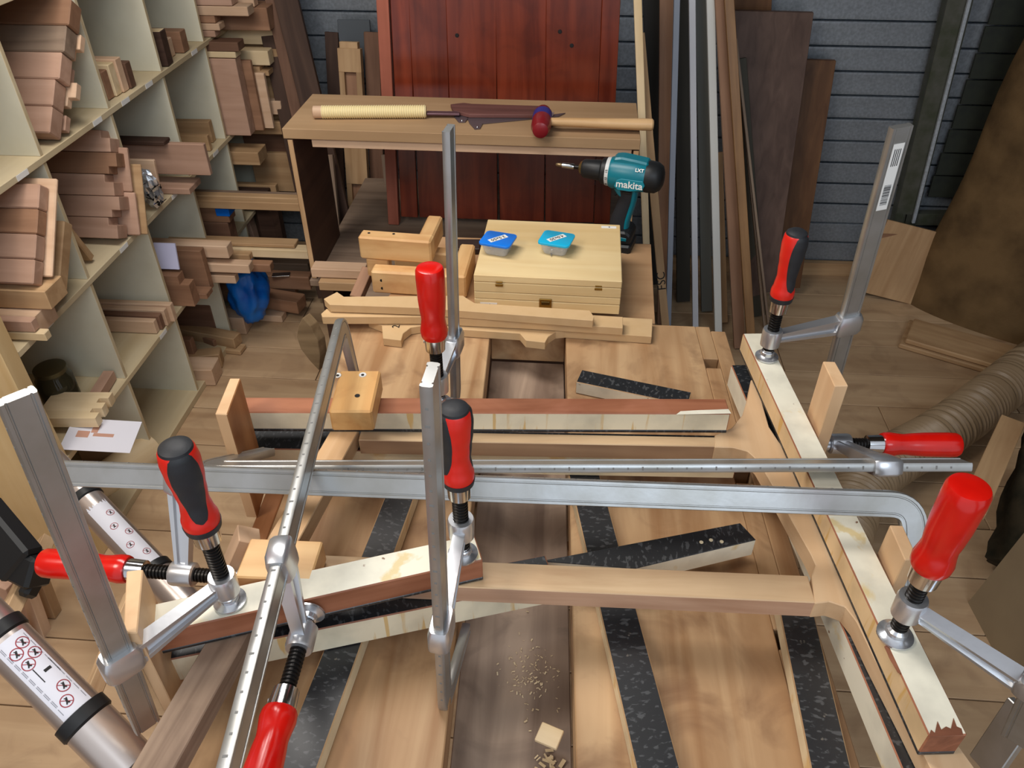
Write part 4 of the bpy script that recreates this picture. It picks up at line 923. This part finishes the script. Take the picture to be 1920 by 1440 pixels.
for o_ in bpy.data.objects:
    if o_.get('label', '').startswith('long white-topped caul'):
        patch([(1741, 1381), (1746, 1368), (1753, 1374), (1758, 1352), (1765, 1368), (1774, 1362), (1783, 1366), (1788, 1346), (1794, 1362), (1803, 1366), (1806, 1378)], .945, MATS['end_grain'], o_, 'chipped_paint')
        patch([(1658, 1212), (1664, 1209), (1672, 1228), (1690, 1262), (1684, 1262), (1668, 1235)], .945, MATS['end_grain'], o_, 'chipped_paint')
    if o_.get('label', '').startswith('long upper caul'):
        patch([(1268, 777), (1276, 771), (1310, 769), (1340, 768), (1366, 767), (1371, 775)], .945, M_WHITE, o_, 'paint_remnant')
# battens lying on the bench
Gb = 'black-faced battens on the bench'
def batten(pa, pb, w_, lab, side=None, z=.8275, h=.0265, sk='-Y', other=None):
    o = topbeam('black_batten', pa, pb, z, w_, h, PAL['oak'], fm={'+Z': M_BLACK, sk: side or M_CREAM}, bev=.0015)
    return tag(o, lab, 'batten', Gb)
batten((590, 1440), (790, 880), .045, 'black batten with cream right edge running under the left of the frame') if False else None
def batten2(pl0, pl1, w_, lab, sk, mat, far_ext=0):
    """pl0 near, pl1 far pixel on the left top edge; width grows to the right"""
    A = PZ(pl1, .8275); B = PZ(pl0, .8275); d = (B - A).normalized(); n_ = V((-d.y, d.x, 0)); off = n_ * (w_ / 2) - V((0, 0, .0132))
    return tag(beam('black_batten', A + off, B + off, w_, .0265, PAL['oak'], fm={'+Z': M_BLACK, sk: mat}, bev=.0015), lab, 'batten', Gb)
batten2((470, 1560), (745, 872), .046, 'black batten with cream right edge under the left side of the frame', '+Y', M_CREAM)
batten2((1220, 1560), (1062, 872), .050, 'black batten with cream left edge running up the middle of the right slab', '-Y', M_CREAM)
batten2((1540, 1540), (1448, 1078), .046, 'black batten with cream left edge under the right stile', '-Y', M_CREAM)
tag(topbeam('black_batten', (1080, 716), (1290, 760), .8275, .040, .0265, PAL['oak'], fm={'+Z': M_BLACK, '-Y': M_WHITE}), 'short black batten angled behind the far rail', 'batten', Gb)
sb = empty('black_batten', PZ((1230, 1030), .855), 'thick tapered black batten with three pale dots between the rails', 'batten', Gb)
A = [PZ(p, .862) for p in ((1010, 1052), (1190, 1066), (1418, 1012), (1388, 980))]
prism('batten_body', A, (0, 0, -.033), M_BLACK, sb, bev=.001, side=M_WHITE)
for p in ((1315, 1017), (1333, 1013), (1353, 1016)): lathe('pale_dot', PZ(p, .8622), (0, 0, 1), [(0, .0028), (.0008, .0028)], M_CREAM, sb, 12)
# vertical caul blocks
def vblock(p, z, w_, dpt_, z0, z1, label, yaw=0, mat=None):
    P = PZ(p, z)
    M = Matrix.Translation((P.x, P.y, 0)) @ Matrix.Rotation(R(yaw), 4, 'Z')
    return tag(link('caul_board', boxmesh(w_, dpt_, z1 - z0, mat or wood('caul_beech_z', (226, 190, 150), (212, 172, 130), .5, .6, axis=2, vary=.03), .0015, fm={'+Z': M_CAUL, '+X': wood('brown_face', (190, 136, 88), (158, 104, 62), .5, .6, stain=(120, 66, 34), sa=.6, axis=2)}), None, M @ Matrix.Translation((w_ / 2, dpt_ / 2, (z0 + z1) / 2))), label, 'board', 'upright caul boards')
M_CZ = wood('caul_beech_z', (228, 192, 150), (214, 174, 132), .5, .6, axis=2, vary=.03)
M_BROWNF = wood('brown_face', (186, 136, 92), (156, 106, 66), .5, .6, stain=(116, 66, 38), sa=.6, axis=2)  # darker, browner wood for the right-hand face
def cboard(px, z1, z0, label, brown_side=False):
    P = [PZ(p, z1) for p in px]
    o = prism('caul_board', P, (0, 0, z0 - z1), [M_CZ, M_BROWNF], bev=.0012)
    if brown_side:
        for f in o.data.polygons:
            if f.normal.x > .7: f.material_index = 1
    return tag(o, label, 'board', 'upright caul boards')
cboard([(403, 776), (426, 777), (451, 709), (431, 709)], 1.012, .80, 'upright tan board at the left end of the far cauls', True)
cboard([(231, 1186), (257, 1187), (268, 1067), (237, 1070)], 1.0, .79, 'upright tan board at the left end of the near cauls')
cboard([(1543, 677), (1565, 724), (1591, 723), (1566, 678)], 1.037, .86, 'upright tan board pressed against the right caul by the far spindle')
cboard([(1668, 984), (1697, 1050), (1722, 1048), (1693, 985)], .99, .86, 'upright tan board pressed against the right caul by the bent clamp bar')
# pine blocks
pk = empty('pine_block', PZ((655, 735), .945), 'knotty pine block with two screws sitting on the far caul', 'block')
A = PZ((611, 771), .985); B = PZ((692, 771), .985)
bd = beam('block_body', V((A.x, A.y + .05, .9655)), V((B.x, B.y + .05, .9655)), .10, .039, wood('pine_y', (222, 178, 118), (190, 136, 80), .4, .7, stain=(150, 90, 50), sa=.4, axis=1), pk, bev=.003)
for p in ((633, 704), (680, 703)):
    lathe('screw_head', PZ(p, .9852), (0, 0, 1), [(0, .006), (.001, .0055), (.0011, .003)], M_WHITEP, pk, 16)
    lathe('screw_recess', PZ(p, .9864), (0, 0, 1), [(0, .0025), (.0004, .0025)], M_INK, pk, 10)
lathe('screw_hole', PZ((670, 742), .9852), (0, 0, 1), [(0, .004), (.0004, .004)], M_INK, pk, 14)
tag(beam('pine_block', PZ((470, 1045), .945) - V((.01, 0, .018)), PZ((594, 1050), .945) - V((0, 0, .018)), .062, .036, M_PINE, bev=.002), 'plain pine block behind the near left caul', 'block')
tag(beam('timber_offcut', PZ((425, 1100), .86), PZ((468, 1002), .93), .038, .03, PAL['beech'], up=(-.5, 0, 1)), 'short tan board leaning left of the plain pine block', 'offcut', 'sticks by the left end')
# slab offcut left of the bench
bm = bmesh.new()
sp = [(567, 596), (560, 610), (556, 632), (564, 655), (580, 676), (598, 695), (600, 668), (596, 640), (582, 612)]
tag(prism('waney_offcut', [PY(p, 1.30) for p in sp], (0.01, .02, 0), wood('waney', (150, 128, 96), (112, 92, 66), .7, .8), bev=.001), 'rough grey-brown waney offcut jutting from the bench left edge', 'offcut', 'sticks by the left end')
# ============================================================ CLAMPS
def cross_prof(w_, t_, g=.0016):
    """grooved bar section, w_ wide (u), t_ thick (v)"""
    a, b = w_ / 2, t_ / 2
    half = [(-a, -b * .6), (-a * .93, -b), (-a * .74, -b), (-a * .70, -b + g), (-a * .62, -b + g), (-a * .58, -b + g * .4), (a * .58, -b + g * .4), (a * .62, -b + g), (a * .70, -b + g), (a * .74, -b), (a * .93, -b), (a, -b * .6)]
    return half + [(-u, -v) for u, v in half]
def clamp(label, T, Bm, S_, adir, ring, pad_d, h0, h1, kind, jaw=None, bw_=.030, bt=.011, hr=.0165, armw=.030, boss_r=.0165, sp_r=.0095, bend=.02, padr=.019, ext=.0, gface=None, bendr=.026):
    """T/Bm bar ends (Bm = fixed jaw end); S_ boss centre on spindle; adir unit axis toward the handle;
       pad_d distance boss->pad face; h0,h1 handle start / end distances from the boss"""
    T, Bm, S_, ring, adir = V(T), V(Bm), V(S_), V(ring), V(adir).normalized()
    e = empty('bar_clamp', (T + Bm) / 2, label, 'clamp', 'steel bar clamps holding the frame')
    bd_ = (T - Bm).normalized()
    ring = Bm + bd_ * (ring - Bm).dot(bd_)
    vr = (S_ - ring); vr = (vr - bd_ * vr.dot(bd_)).normalized(); nrm = bd_.cross(vr).normalized()
    path = [T]
    if jaw is not None:
        J = V(jaw); jd = (J - Bm).normalized(); rr = bendr
        P0 = Bm + bd_ * rr; P1 = Bm + jd * rr
        path.append(P0 + (T - P0) * .5)
        for k in range(9):
            t_ = k / 8; path.append((1 - t_) ** 2 * P0 + 2 * t_ * (1 - t_) * Bm + t_ * t_ * P1)
        path += [J]
    else: path += [Bm]
    bm = bmesh.new()
    n_s = len(path)
    def pr(k, n):
        s_ = 1.
        if jaw is not None and k == n - 1: s_ = .7
        return [(a * s_, b) for a, b in cross_prof(bw_, bt)]
    sweep_bm(bm, path, nrm, pr)
    center_link('bar', bm, M_BARM, e, 30)
    # printed scale ticks on the narrow face away from the arm
    bm = bmesh.new(); Lb = (T - Bm).length; kk = .04
    while kk < Lb - .02:
        c = Bm + bd_ * kk - vr * (bw_ / 2 + .0002)
        add_box(bm, c - bd_ * .0011, c + bd_ * .0011, bt * .24 if int(kk * 50) % 5 else bt * .42, .0003, up=-vr); kk += .02
    center_link('scale_marks', bm, plain('scale_ink', (122, 122, 120), .6), e)['kind'] = 'stuff'
    # sliding arm
    bm = bmesh.new()
    ad = (S_ - ring); al = ad.length; ad.normalize()
    # collar round the bar
    u0 = vr
    for s_, hw, ht in ((0, 0, 0),):
        rings = []
        for q, sc in ((-.019, .86), (-.013, 1), (.010, 1.), (.019, .82)):
            c = ring + bd_ * q
            pts2 = []
            for i in range(20):
                a = 6.2832 * i / 20; cx, sy_ = math.cos(a), math.sin(a)
                ex = (abs(cx) ** .4) * (1 if cx > 0 else -1) * (bw_ / 2 + .007) * sc; ey = (abs(sy_) ** .4) * (1 if sy_ > 0 else -1) * (bt / 2 + .0075) * sc
                pts2.append(bm.verts.new(c + vr * ex + nrm * ey))
            rings.append(pts2)
        for a, b in zip(rings, rings[1:]):
            for i in range(20): bm.faces.new((a[i], a[(i + 1) % 20], b[(i + 1) % 20], b[i]))
        bm.faces.new(rings[0]); bm.faces.new(rings[-1])
    # arm with I section, tapering to the boss
    st_ = ring + vr * (bw_ / 2 + .002); en = S_ - (S_ - st_).normalized() * (boss_r * .6)
    side = nrm
    pp_ = [st_.lerp(en, k / 6) for k in range(7)]
    def apr(k, n):
        t_ = k / (n - 1); hw = (armw * (1 - .42 * t_)) / 2; ht = (.017 - .003 * t_) / 2; wv = ht * .45
        return [(-hw, -ht), (-hw * .55, -ht), (-hw * .45, -wv), (hw * .45, -wv), (hw * .55, -ht), (hw, -ht), (hw, ht), (hw * .55, ht), (hw * .45, wv), (-hw * .45, wv), (-hw * .55, ht), (-hw, ht)]
    sweep_bm(bm, pp_, side, apr)
    Mb = frame(adir, nrm, S_)
    lathe_bm(bm, [(-.016, boss_r * .8), (-.014, boss_r * .95), (.012, boss_r), (.016, boss_r * .92)], 24, Mb)
    center_link('sliding_arm', bm, M_METAL, e, 35)
    # spindle
    prof = []; p0 = -(pad_d - .012); p1 = h0 - .012; nth = int((p1 - p0) / .0046)
    for k in range(nth):
        s_ = p0 + (p1 - p0) * k / nth; ds = (p1 - p0) / nth
        prof += [(s_, sp_r * .82), (s_ + ds * .25, sp_r), (s_ + ds * .6, sp_r), (s_ + ds * .8, sp_r * .82)]
    lathe('spindle', S_, adir, prof, M_BLKST, e, 18)
    lathe('swivel_pad', S_ - adir * pad_d, adir, [(0, padr * .96), (.001, padr), (.0035, padr), (.005, padr * .74), (.007, padr * .60), (.013, padr * .58), (.016, padr * .42), (.020, sp_r * .9)], M_PAD, e, 32)
    lathe('ferrule', S_ + adir * (h0 - .024), adir, [(0, hr * .62), (.001, hr * .74), (.022, hr * .80), (.0245, hr * .8)], M_CHROME, e)
    Lh = h1 - h0
    if kind == 'wood':
        lathe('handle', S_ + adir * h0, adir, [(0, hr * .92), (Lh * .03, hr * 1.0), (Lh * .10, hr * 1.03), (Lh * .20, hr * .93), (Lh * .28, hr * .88), (Lh * .38, hr * .95), (Lh * .55, hr * 1.02), (Lh * .85, hr * 1.05), (Lh * .95, hr * 1.03), (Lh * .985, hr * .93), (Lh, hr * .7), (Lh + .0002, .003)], M_RED, e, 32)
        lathe('pin', S_ + adir * (h0 - .012) - nrm * (hr * .80), -nrm, [(0, .003), (.0015, .0025)], M_METAL, e, 12)
    else:
        pf = [(0, .92), (.05, 1.0), (.12, 1.02), (.22, .88), (.34, .80), (.5, .88), (.68, 1.0), (.82, 1.04), (.92, .98), (.975, .80), (1., .45)]
        def rad(t_):
            for (a, ra), (b, rb) in zip(pf, pf[1:]):
                if t_ <= b: u_ = (t_ - a) / (b - a); u_ = u_ * u_ * (3 - 2 * u_); return (ra + (rb - ra) * u_) * hr
            return pf[-1][1] * hr
        lathe('handle', S_ + adir * h0, adir, [(Lh * k / 30, rad(k / 30)) for k in range(31)], M_REDP, e, 32)
        lathe('handle_collar', S_ + adir * (h0 - .002), adir, [(0, hr * .9), (.001, hr * .98), (Lh * .075, hr * 1.045), (Lh * .08, hr * .9)], M_RUB, e, 32)
        gf = V(gface if gface is not None else (-vr)); gf = (gf - adir * gf.dot(adir)).normalized(); gs = adir.cross(gf)
        for sgn in (1, -1):
            bm = bmesh.new(); nu, nv = 24, 16; grid = {}
            for i in range(nu + 1):
                t_ = .16 + .80 * i / nu
                wd = math.sin(math.pi * min(1, (i + .001) / nu * .93)) ** .38 * (.84 + .16 * (i / nu))
                for j in range(nv + 1):
                    a = (j / nv * 2 - 1) * wd * 1.0
                    r_ = rad(t_) * 1.035 + .0003
                    if j in (0, nv) or i in (0, nu): r_ = rad(t_) * .99
                    grid[i, j] = bm.verts.new(S_ + adir * (h0 + Lh * t_) + (gf * sgn * math.cos(a) + gs * math.sin(a)) * r_)
            for i in range(nu):
                for j in range(nv): bm.faces.new((grid[i, j], grid[i + 1, j], grid[i + 1, j + 1], grid[i, j + 1]))
            center_link('grip_insert', bm, M_RUB, e, 60)
        lathe('handle_cap', S_ + adir * (h0 + Lh * .93), adir, [(0, hr * .92), (Lh * .045, hr * .84), (Lh * .068, hr * .62), (Lh * .078, hr * .3), (Lh * .079, .002)], M_RUB, e, 32)
    return e, vr, nrm, bd_
Z = V((0, 0, 1))
def vclamp(label, pad, zb, h0z, h1z, ring, bar_bot_z, T, kind, jaw=None, **k):
    pad = V(pad); S_ = V((pad.x, pad.y, zb)); ring = V(ring); T = V(T)
    d_ = (T - ring).normalized(); Bm = ring - d_ * ((ring.z - bar_bot_z) / d_.z)
    return clamp(label, T, Bm, S_, Z, ring, zb - pad.z, h0z - zb, h1z - zb, kind, jaw=jaw, **k)
def P3(p, z): return PZ(p, z)
# C1 left, two-tone handle
pad = PZ((432, 1128), .9455)
ring = PZ((228, 1240), .965); Bb = PZ((272, 1362), .83)
vclamp('left vertical bar clamp with red and black grip handle', pad, .979, 1.078, 1.197, ring, .83, PZ((30, 742), 1.335), 'grip', jaw=None, bw_=.029, hr=.0195, padr=.019, boss_r=.016, gface=(.55, -.8, 0))
# C5 centre near
pad = PZ((868, 1040), .9455); ring = PZ((828, 1180), .962)
vclamp('central bar clamp with red and black grip handle in front of the rails', pad, .996, 1.075, 1.188, ring, .792, PZ((806, 702), 1.335), 'grip', jaw=(pad.x, pad.y - .005, .80), bw_=.032, hr=.0185, armw=.034, gface=(-.85, -.5, 0))
# C6 centre far
pad = PZ((824, 756), .9455); ring = PZ((852, 642), .992)
vclamp('far central bar clamp with plain red wooden handle', pad, .985, 1.072, 1.187, ring, .870, PZ((841, 240), 1.345), 'wood', jaw=(pad.x, pad.y + .02, .868), bw_=.030, hr=.0195)
# C7 right far
pad = PZ((1437, 670), .9455); ring = PZ((1588, 606), .994)
e7, vr7, n7, b7 = vclamp('far right bar clamp with barcode sticker and red and black grip', pad, .986, 1.060, 1.180, ring, .86, PZ((1690, 236), 1.335), 'grip', jaw=None, bw_=.032, bt=.012, hr=.018, gface=(.5, -.85, 0))
T7 = PZ((1690, 236), 1.335)
sgn = -1 if n7.y > 0 else 1; nn7 = n7 * sgn
c7 = T7 - b7 * .075
stk = beam('barcode_sticker', c7 + nn7 * .0062 - b7 * .052, c7 + nn7 * .0062 + b7 * .052, .017, .0006, M_WHITEP, e7, up=nn7, bev=0)
for k in range(22):
    q = c7 + nn7 * .0067 + b7 * (-.012 - .0015 * k); beam('barcode_bar', q, q + b7 * random.choice((.0004, .0007, .001)), .011, .0003, M_INK, stk, up=nn7, bev=0)
for k in range(4):
    q = c7 + nn7 * .0067 + b7 * .018 + vr7 * (.0045 - .003 * k); beam('printed_line', q, q + b7 * .026, .0011, .0003, M_INK, stk, up=nn7, bev=0)
# C8 right near
pad = PZ((1677, 1192), .9455); ring = PZ((1955, 1300), .985)
vclamp('near right bar clamp with big plain red wooden handle', pad, 1.0, 1.068, 1.187, ring, .84, PZ((2080, 1050), 1.25), 'wood', jaw=None, bw_=.036, hr=.0205, padr=.020)
# steel bar of another clamp passing the lower right corner
tag(beam('clamp_bar', PZ((1920, 1330), .80), PZ((1845, 1440), .70), .040, .012, M_BARM, up=(-.8, -.2, .6)), 'bare steel bar at the lower right corner below the red-handled clamp', 'bar')
# C2 horizontal, bent jaw at the right
L2 = PZ((92, 886), 1.0); R2 = PZ((1708, 946), 1.0)
S2 = PZ((345, 1076), .895); rg2 = PZ((342, 892), 1.0)
clamp('long horizontal bar clamp bent down at the right, red wooden handle at left', L2, R2 + V((.003, 0, 0)), S2, V((-1, .02, 0)), rg2, .085, .075, .195, 'wood', jaw=R2 + V((.01, -.075, -.105)), bw_=.033, bt=.012, hr=.0185, bendr=.03)
# C3 horizontal, handle at the right
L3 = PZ((385, 876), .965); R3 = PZ((1810, 871), .965); rg3 = PZ((1655, 872), .965)
S3 = PZ((1573, 832), .893)
clamp('second horizontal bar clamp with red wooden handle at the right', R3, L3, S3, V((1, .06, 0)), rg3, .03, .066, .186, 'wood', jaw=L3 + V((.045, .10, -.06)), bw_=.034, bt=.012, hr=.0185)
# C4 along the depth
F4 = PZ((641, 604), 1.035); N4 = PZ((425, 1460), 1.035); d4 = (F4 - N4).normalized(); rg4 = PZ((512, 1050), 1.035)
N4 = N4 - d4 * .02
S4 = PZ((566, 1196), .925)
clamp('bar clamp running front to back over the frame, red wooden handle toward the viewer', N4, F4, S4, V((.02, -1, -.03)), rg4, .036, .088, .205, 'wood', jaw=F4 + V((.012, -.012, -.10)), bw_=.030, bt=.012, hr=.0195, armw=.034)
# ============================================================ LADDER, BLACK CLAMP, STRIPS at left
M_ALU = plain('ladder_alu', (206, 196, 190), .32, .85)
M_PRINT = plain('print_red', (150, 40, 50), .6)
def tube(e, A, B, r, cuts, end=1.0):
    d = (B - A); L = d.length; d.normalize(); prev = 0
    for i, c in enumerate(list(cuts) + [end]):
        rr = r * (1 - .045 * (len(cuts) - i))
        lathe('rail_section', A + d * L * prev, d, [(0, rr), (L * (c - prev), rr)], M_ALU, e, 36)
        if c != end: lathe('black_collar', A + d * (L * c - .016), d, [(0, rr * 1.02), (.001, rr * 1.14), (.017, rr * 1.14), (.020, rr * 1.05)], M_BLKP, e, 36)
        prev = c
    return d
ld = empty('telescopic_ladder', PF((100, 1200), 1.3), 'folded aluminium telescopic ladder with warning stickers at the lower left', 'ladder')
A = PF((-70, 1118), 1.0); B = PF((330, 1520), .98)
dA = tube(ld, A, B, .0325, (.20, .59, .84), .90)
def sticker(A, d, L, r, s0, s1, a0, a1, torn=False):
    """curved label between distances s0,s1 and angles a0,a1 (measured from the side facing the camera)"""
    mid = A + d * L * (s0 + s1) / 2; c = (O - mid); c = (c - d * c.dot(d)).normalized(); sd = d.cross(c)
    bm = bmesh.new(); g = {}
    nu, nv = 20, 14
    for i in range(nu + 1):
        for j in range(nv + 1):
            a = a0 + (a1 - a0) * j / nv; s = L * (s0 + (s1 - s0) * i / nu)
            if torn and i == 0: s += .012 * abs(math.sin(j * 1.7))
            g[i, j] = bm.verts.new(A + d * s + (c * math.cos(a) + sd * math.sin(a)) * (r + .0005))
    for i in range(nu):
        for j in range(nv): bm.faces.new((g[i, j], g[i + 1, j], g[i + 1, j + 1], g[i, j + 1]))
    o = center_link('warning_sticker', bm, plain('sticker_paper', (214, 216, 226), .5), ld, 60)
    def onc(s, a, h=.0009): return A + d * s + (c * math.cos(a) + sd * math.sin(a)) * (r + h)
    def ringmark(s, a, rad_, mat, fill=None):
        bm = bmesh.new()
        vs = [[bm.verts.new(onc(s + q * math.cos(t), a + q * math.sin(t) / r)) for t in [6.2832 * k / 24 for k in range(24)]] for q in (rad_, rad_ * .86)]
        for k in range(24): bm.faces.new((vs[0][k], vs[0][(k + 1) % 24], vs[1][(k + 1) % 24], vs[1][k]))
        center_link('warning_ring', bm, mat, o)
        def seg_(x0, y0, x1, y1, wd, m_):
            b_ = bmesh.new(); p = V((x0, y0)); q_ = V((x1, y1)); n_ = (q_ - p).normalized(); n_ = V((-n_.y, n_.x)) * wd
            f = [b_.verts.new(onc(s + v.x, a + v.y / r, .0011)) for v in (p - n_, q_ - n_, q_ + n_, p + n_)]; b_.faces.new(f); center_link('warning_mark', b_, m_, o)
        k = rad_ * .6
        seg_(-k * .5, -k * .2, k * .4, k * .1, .0012, M_INK); seg_(k * .3, k * .1, k * .8, k * .5, .0008, M_INK); seg_(k * .3, k * .1, k * .8, -k * .4, .0008, M_INK); seg_(-k * .8, -k * .5, -k * .3, 0, .0007, M_INK)
        seg_(-k * .8, -k * .2, -k * .6, -k * .1, .0018, M_INK)
        seg_(-k, k, k, -k, .0004, mat)
    return ringmark, onc, o
LA = (B - A).length
rm, onc, so = sticker(A, dA, LA, .0325 * .91, .225, .57, -.75, .62)
q = (.0325 * .91)
for s, a in ((.265, -.35), (.285, .10), (.315, -.42), (.335, .05), (.46, -.30), (.505, .0)): rm(LA * s, a, .0078, M_PRINT)
for s, a in ((.385, -.28),):
    bm = bmesh.new(); k_ = .011
    for (x0, x1, y0, y1) in ((-k_, k_, -k_, -k_ * .9), (-k_, k_, k_ * .9, k_), (-k_, -k_ * .9, -k_, k_), (k_ * .9, k_, -k_, k_), (-.002, .002, -k_ * .5, k_ * .3)):
        bm.faces.new([bm.verts.new(onc(LA * s + x, a + y / q)) for x, y in ((x0, y0), (x1, y0), (x1, y1), (x0, y1))])
    center_link('printed_box', bm, M_INK, so)
bm = bmesh.new()
for k in range(26):
    s0 = LA * (.24 + .30 * (k % 9) / 9) ; a = (.42, -.64, .36)[k // 9]
    bm.faces.new([bm.verts.new(onc(s0 + x, a + y)) for x, y in ((0, 0), (.010, 0), (.010, .018), (0, .018))])
center_link('small_print', bm, plain('print_grey2', (110, 110, 120), .6), so)['kind'] = 'stuff'
A2 = PF((92, 862), 1.75); B2 = PF((350, 1135), 1.62)
dB = tube(ld, A2, B2, .0345, (.30, .80))
rm, onc, so = sticker(A2, dB, (B2 - A2).length, .0345 * .955, .36, .78, -.9, .5, True)
L_ = (B2 - A2).length
for s, a in ((.45, -.5), (.52, -.1), (.58, -.55), (.64, -.05), (.71, -.5)): rm(L_ * s, a, .008, M_PRINT)
beam('rung', PF((120, 1345), 1.02), PF((262, 1075), 1.6), .026, .026, PAL['grey'], ld) if False else None
# plywood strips
tag(beam('plywood_strip', PF((160, 1330), 1.12), PF((250, 1110), 1.42), .028, .022, wood('ply_edge', (226, 196, 156), (196, 160, 122), .6, 1.4), up=(-.3, -.6, .7)), 'plywood strip rising from the lower ladder tube toward the bench', 'strip', 'plywood strips at the left')
tag(beam('plywood_strip', PF((-30, 1245), 1.18), PF((85, 1015), 1.45), .030, .024, MATS['ply_edge'], up=(-.3, -.6, .7)), 'plywood strip gripped by the black clamp at the left edge', 'strip', 'plywood strips at the left')
bk = empty('black_clamp', PF((50, 1090), 1.3), 'black plastic bar clamp at the left picture edge', 'clamp')
for a, b, w_, h_ in (((-40, 960), (45, 1062), .075, .04), ((30, 1050), (80, 1075), .055, .05), ((80, 1060), (48, 1120), .022, .03), ((-20, 1195), (24, 1170), .03, .03), ((-30, 1205), (5, 1200), .06, .05)):
    beam('clamp_body', PF(a, 1.32), PF(b, 1.30), w_, h_, M_BLKP, bk, bev=.006, up=(-.2, -.7, .6))
for i, (p0, p1, f0, f1, c, lb) in enumerate([((5, 1090), (48, 1212), 1.75, 1.95, 'pink', 'pinkish stick standing under the black clamp'), ((30, 1060), (80, 1196), 1.85, 2.0, 'beech', 'pale stick standing right of the pinkish one'), ((-10, 960), (40, 1050), 1.7, 1.8, 'beech', 'pale board piece behind the black clamp'), ((62, 1075), (92, 1150), 1.95, 2.03, 'oak', 'short square tan block on the floor behind the sticks')]):
    tag(beam('timber_offcut', PF(p0, f0), PF(p1, f1), .04 + .012 * (i == 3), .03, PAL[c], up=(0, -.8, .6)), lb, 'offcut', 'sticks at the left edge')
# shavings in the tray and on the bench
random.seed(11)
def shavings(name, n_, cx, cy, sx, sy, z, s0, s1, label):
    bm = bmesh.new()
    for k in range(n_):
        x = random.gauss(cx, sx); y = random.gauss(cy, sy); a = random.uniform(0, 3.14); l_ = random.uniform(s0, s1); w_ = l_ * random.uniform(.15, .5)
        M = Matrix.Translation((x, y, z + random.uniform(0, .001))) @ Matrix.Rotation(a, 4, 'Z') @ Matrix.Rotation(random.uniform(-.4, .4), 4, 'Y')
        bm.faces.new([bm.verts.new(M @ V(c)) for c in ((-l_, -w_, 0), (l_, -w_, 0), (l_ * .9, w_, .0005), (-l_, w_, 0))])
    return tag(center_link(name, bm, PAL['pale'], None), label, 'shavings', kind='stuff')
shavings('sawdust_chips', 130, -.02, .62, .018, .03, .7175, .0008, .0025, 'pale sawdust chips scattered in the bench tray')
shavings('wood_shavings', 60, .012, .475, .012, .02, .7195, .002, .006, 'curly wood shavings near the tray edge')
o = link('wood_chip', boxmesh(.030, .026, .006, PAL['pale'], .001), None, Matrix.Translation(PZ((1030, 1380), .755)) @ Matrix.Rotation(R(-20), 4, 'Z'))
tag(o, 'small square wood chip lying in the bench tray', 'chip')
shavings('wood_shavings', 14, -.005, 1.17, .006, .008, .7185, .003, .008, 'little heap of brown shavings at the far end of the tray')
